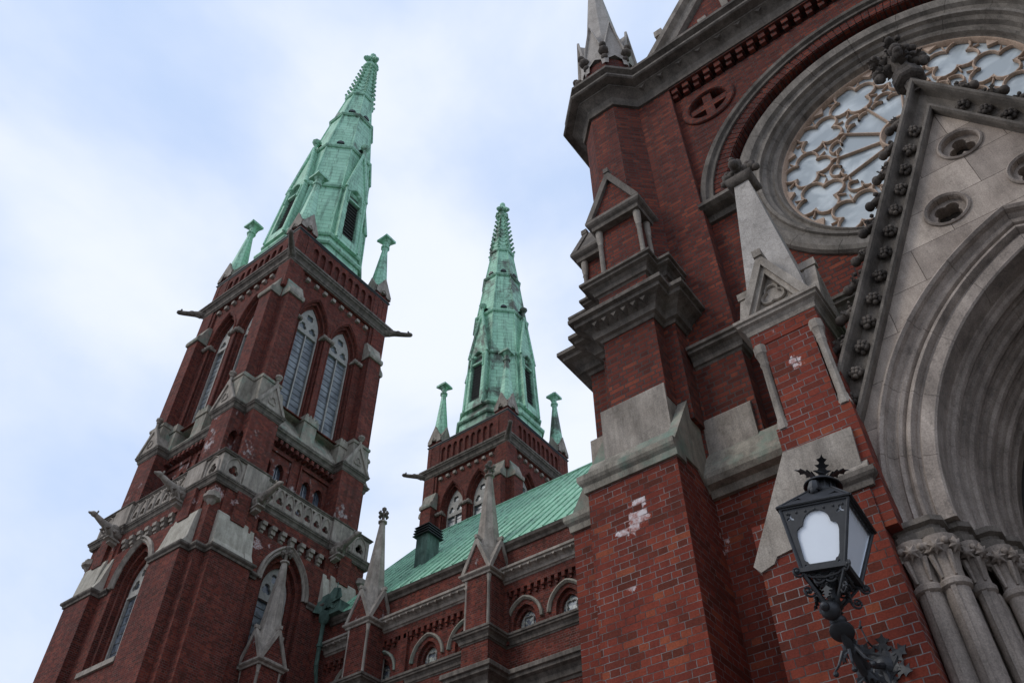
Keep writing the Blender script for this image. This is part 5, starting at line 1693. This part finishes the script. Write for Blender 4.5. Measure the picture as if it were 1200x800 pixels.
# bracket arm
hub = LT @ Vector((0, 0, -.27))
wallp = Vector((-1.575, 6.88, 4.66)); wlow = Vector((-1.575, 6.88, 4.20))
m = MB()
m.blob(tuple(hub + Vector((-.01, -.06, -.02))), .075, 1, 1, 1, 12, 8); m.blob(tuple(hub + Vector((-.02, -.14, -.02))), .036, 1, 1.2, 1, 10, 6)
m.blob(tuple(hub + Vector((0, .02, -.08))), .065, 1, 1, .8, 12, 8)
arm = [hub, hub + Vector((0, .03, -.10)), hub + Vector((0, .12, -.22)), hub + Vector((0, .30, -.36)), hub + Vector((0, .52, -.46)), wlow + Vector((0, -.10, .0)), wlow + Vector((0, 0, .06))]
mid1 = arm[2]
m.tube([tuple(p) for p in arm], [.045, .05, .034, .03, .034, .045, .05], 10)
m.tube([tuple(p + Vector((.035, 0, .03))) for p in arm[2:6]], .02, 7)
m.tube([tuple(arm[3]), tuple(arm[3] + Vector((0, .12, .10))), tuple(wallp + Vector((0, -.12, -.05))), tuple(wallp)], [.02, .022, .024, .03], 7)
m.tube([tuple(wlow), tuple(wallp)], .03, 7)
m.lathe([(.07, 0), (.09, .02), (.09, .045), (.07, .06)], (0, 0, 0), 14, 0, Matrix.Translation(arm[1] + Vector((0, .03, -.02))) @ Matrix.Rotation(radians(150), 4, 'X'))
LB(m, 'bracket_arm', M_iron, smooth=50)
m = MB()
for j, (p, s) in enumerate(((arm[2], 1), (arm[2], -1), (arm[3], 1), (arm[3], -1), (arm[4], 1), (arm[4], -1))):
    T = Matrix.Translation(p) @ Matrix.Rotation(s * radians(60), 4, 'Y') @ Matrix.Rotation(radians(200), 4, 'X')
    leaf(m, T, .17, .055, .5)
for s in (-1, 0, 1):
    c = mid1 + Vector((s * .05, -.03, -.05))
    m.tube([tuple(c), tuple(c + Vector((s * .05, -.02, -.1))), tuple(c + Vector((s * .09, -.01, -.13)))], [.014, .01, .008], 6)
    m.blob(tuple(c + Vector((s * .09, -.01, -.15))), .022)
LB(m, 'bracket_leaf', M_iron)
m = MB()
for j in range(7):
    T = Matrix.Translation((wallp.x, 6.89, wallp.z)) @ Matrix.Rotation(j * 2 * pi / 7 + .3, 4, 'Y') @ Matrix.Translation((0, 0, .03))
    leaf(m, T, .21, .10, .30)
m.lathe([(.0, 0), (.07, 0), (.075, .03), (.045, .05), (.02, .06)], (0, 0, 0), 14, 0, Matrix.Translation((wallp.x, 6.9, wallp.z)) @ Matrix.Rotation(pi / 2, 4, 'X'))
LB(m, 'wall_rose', M_iron)
m = MB()
m.tube([(-1.60, 6.9, 4.80), (-1.62, 6.8, 4.84), (-1.64, 6.80, 4.98), (-1.63, 6.82, 5.03)], .008, 6)
m.blob((-1.64, 6.80, 4.97), .016)
LB(m, 'cable_hook', M_iron)

# apply object transforms of lamp parts is not needed: all parts are local to the empty
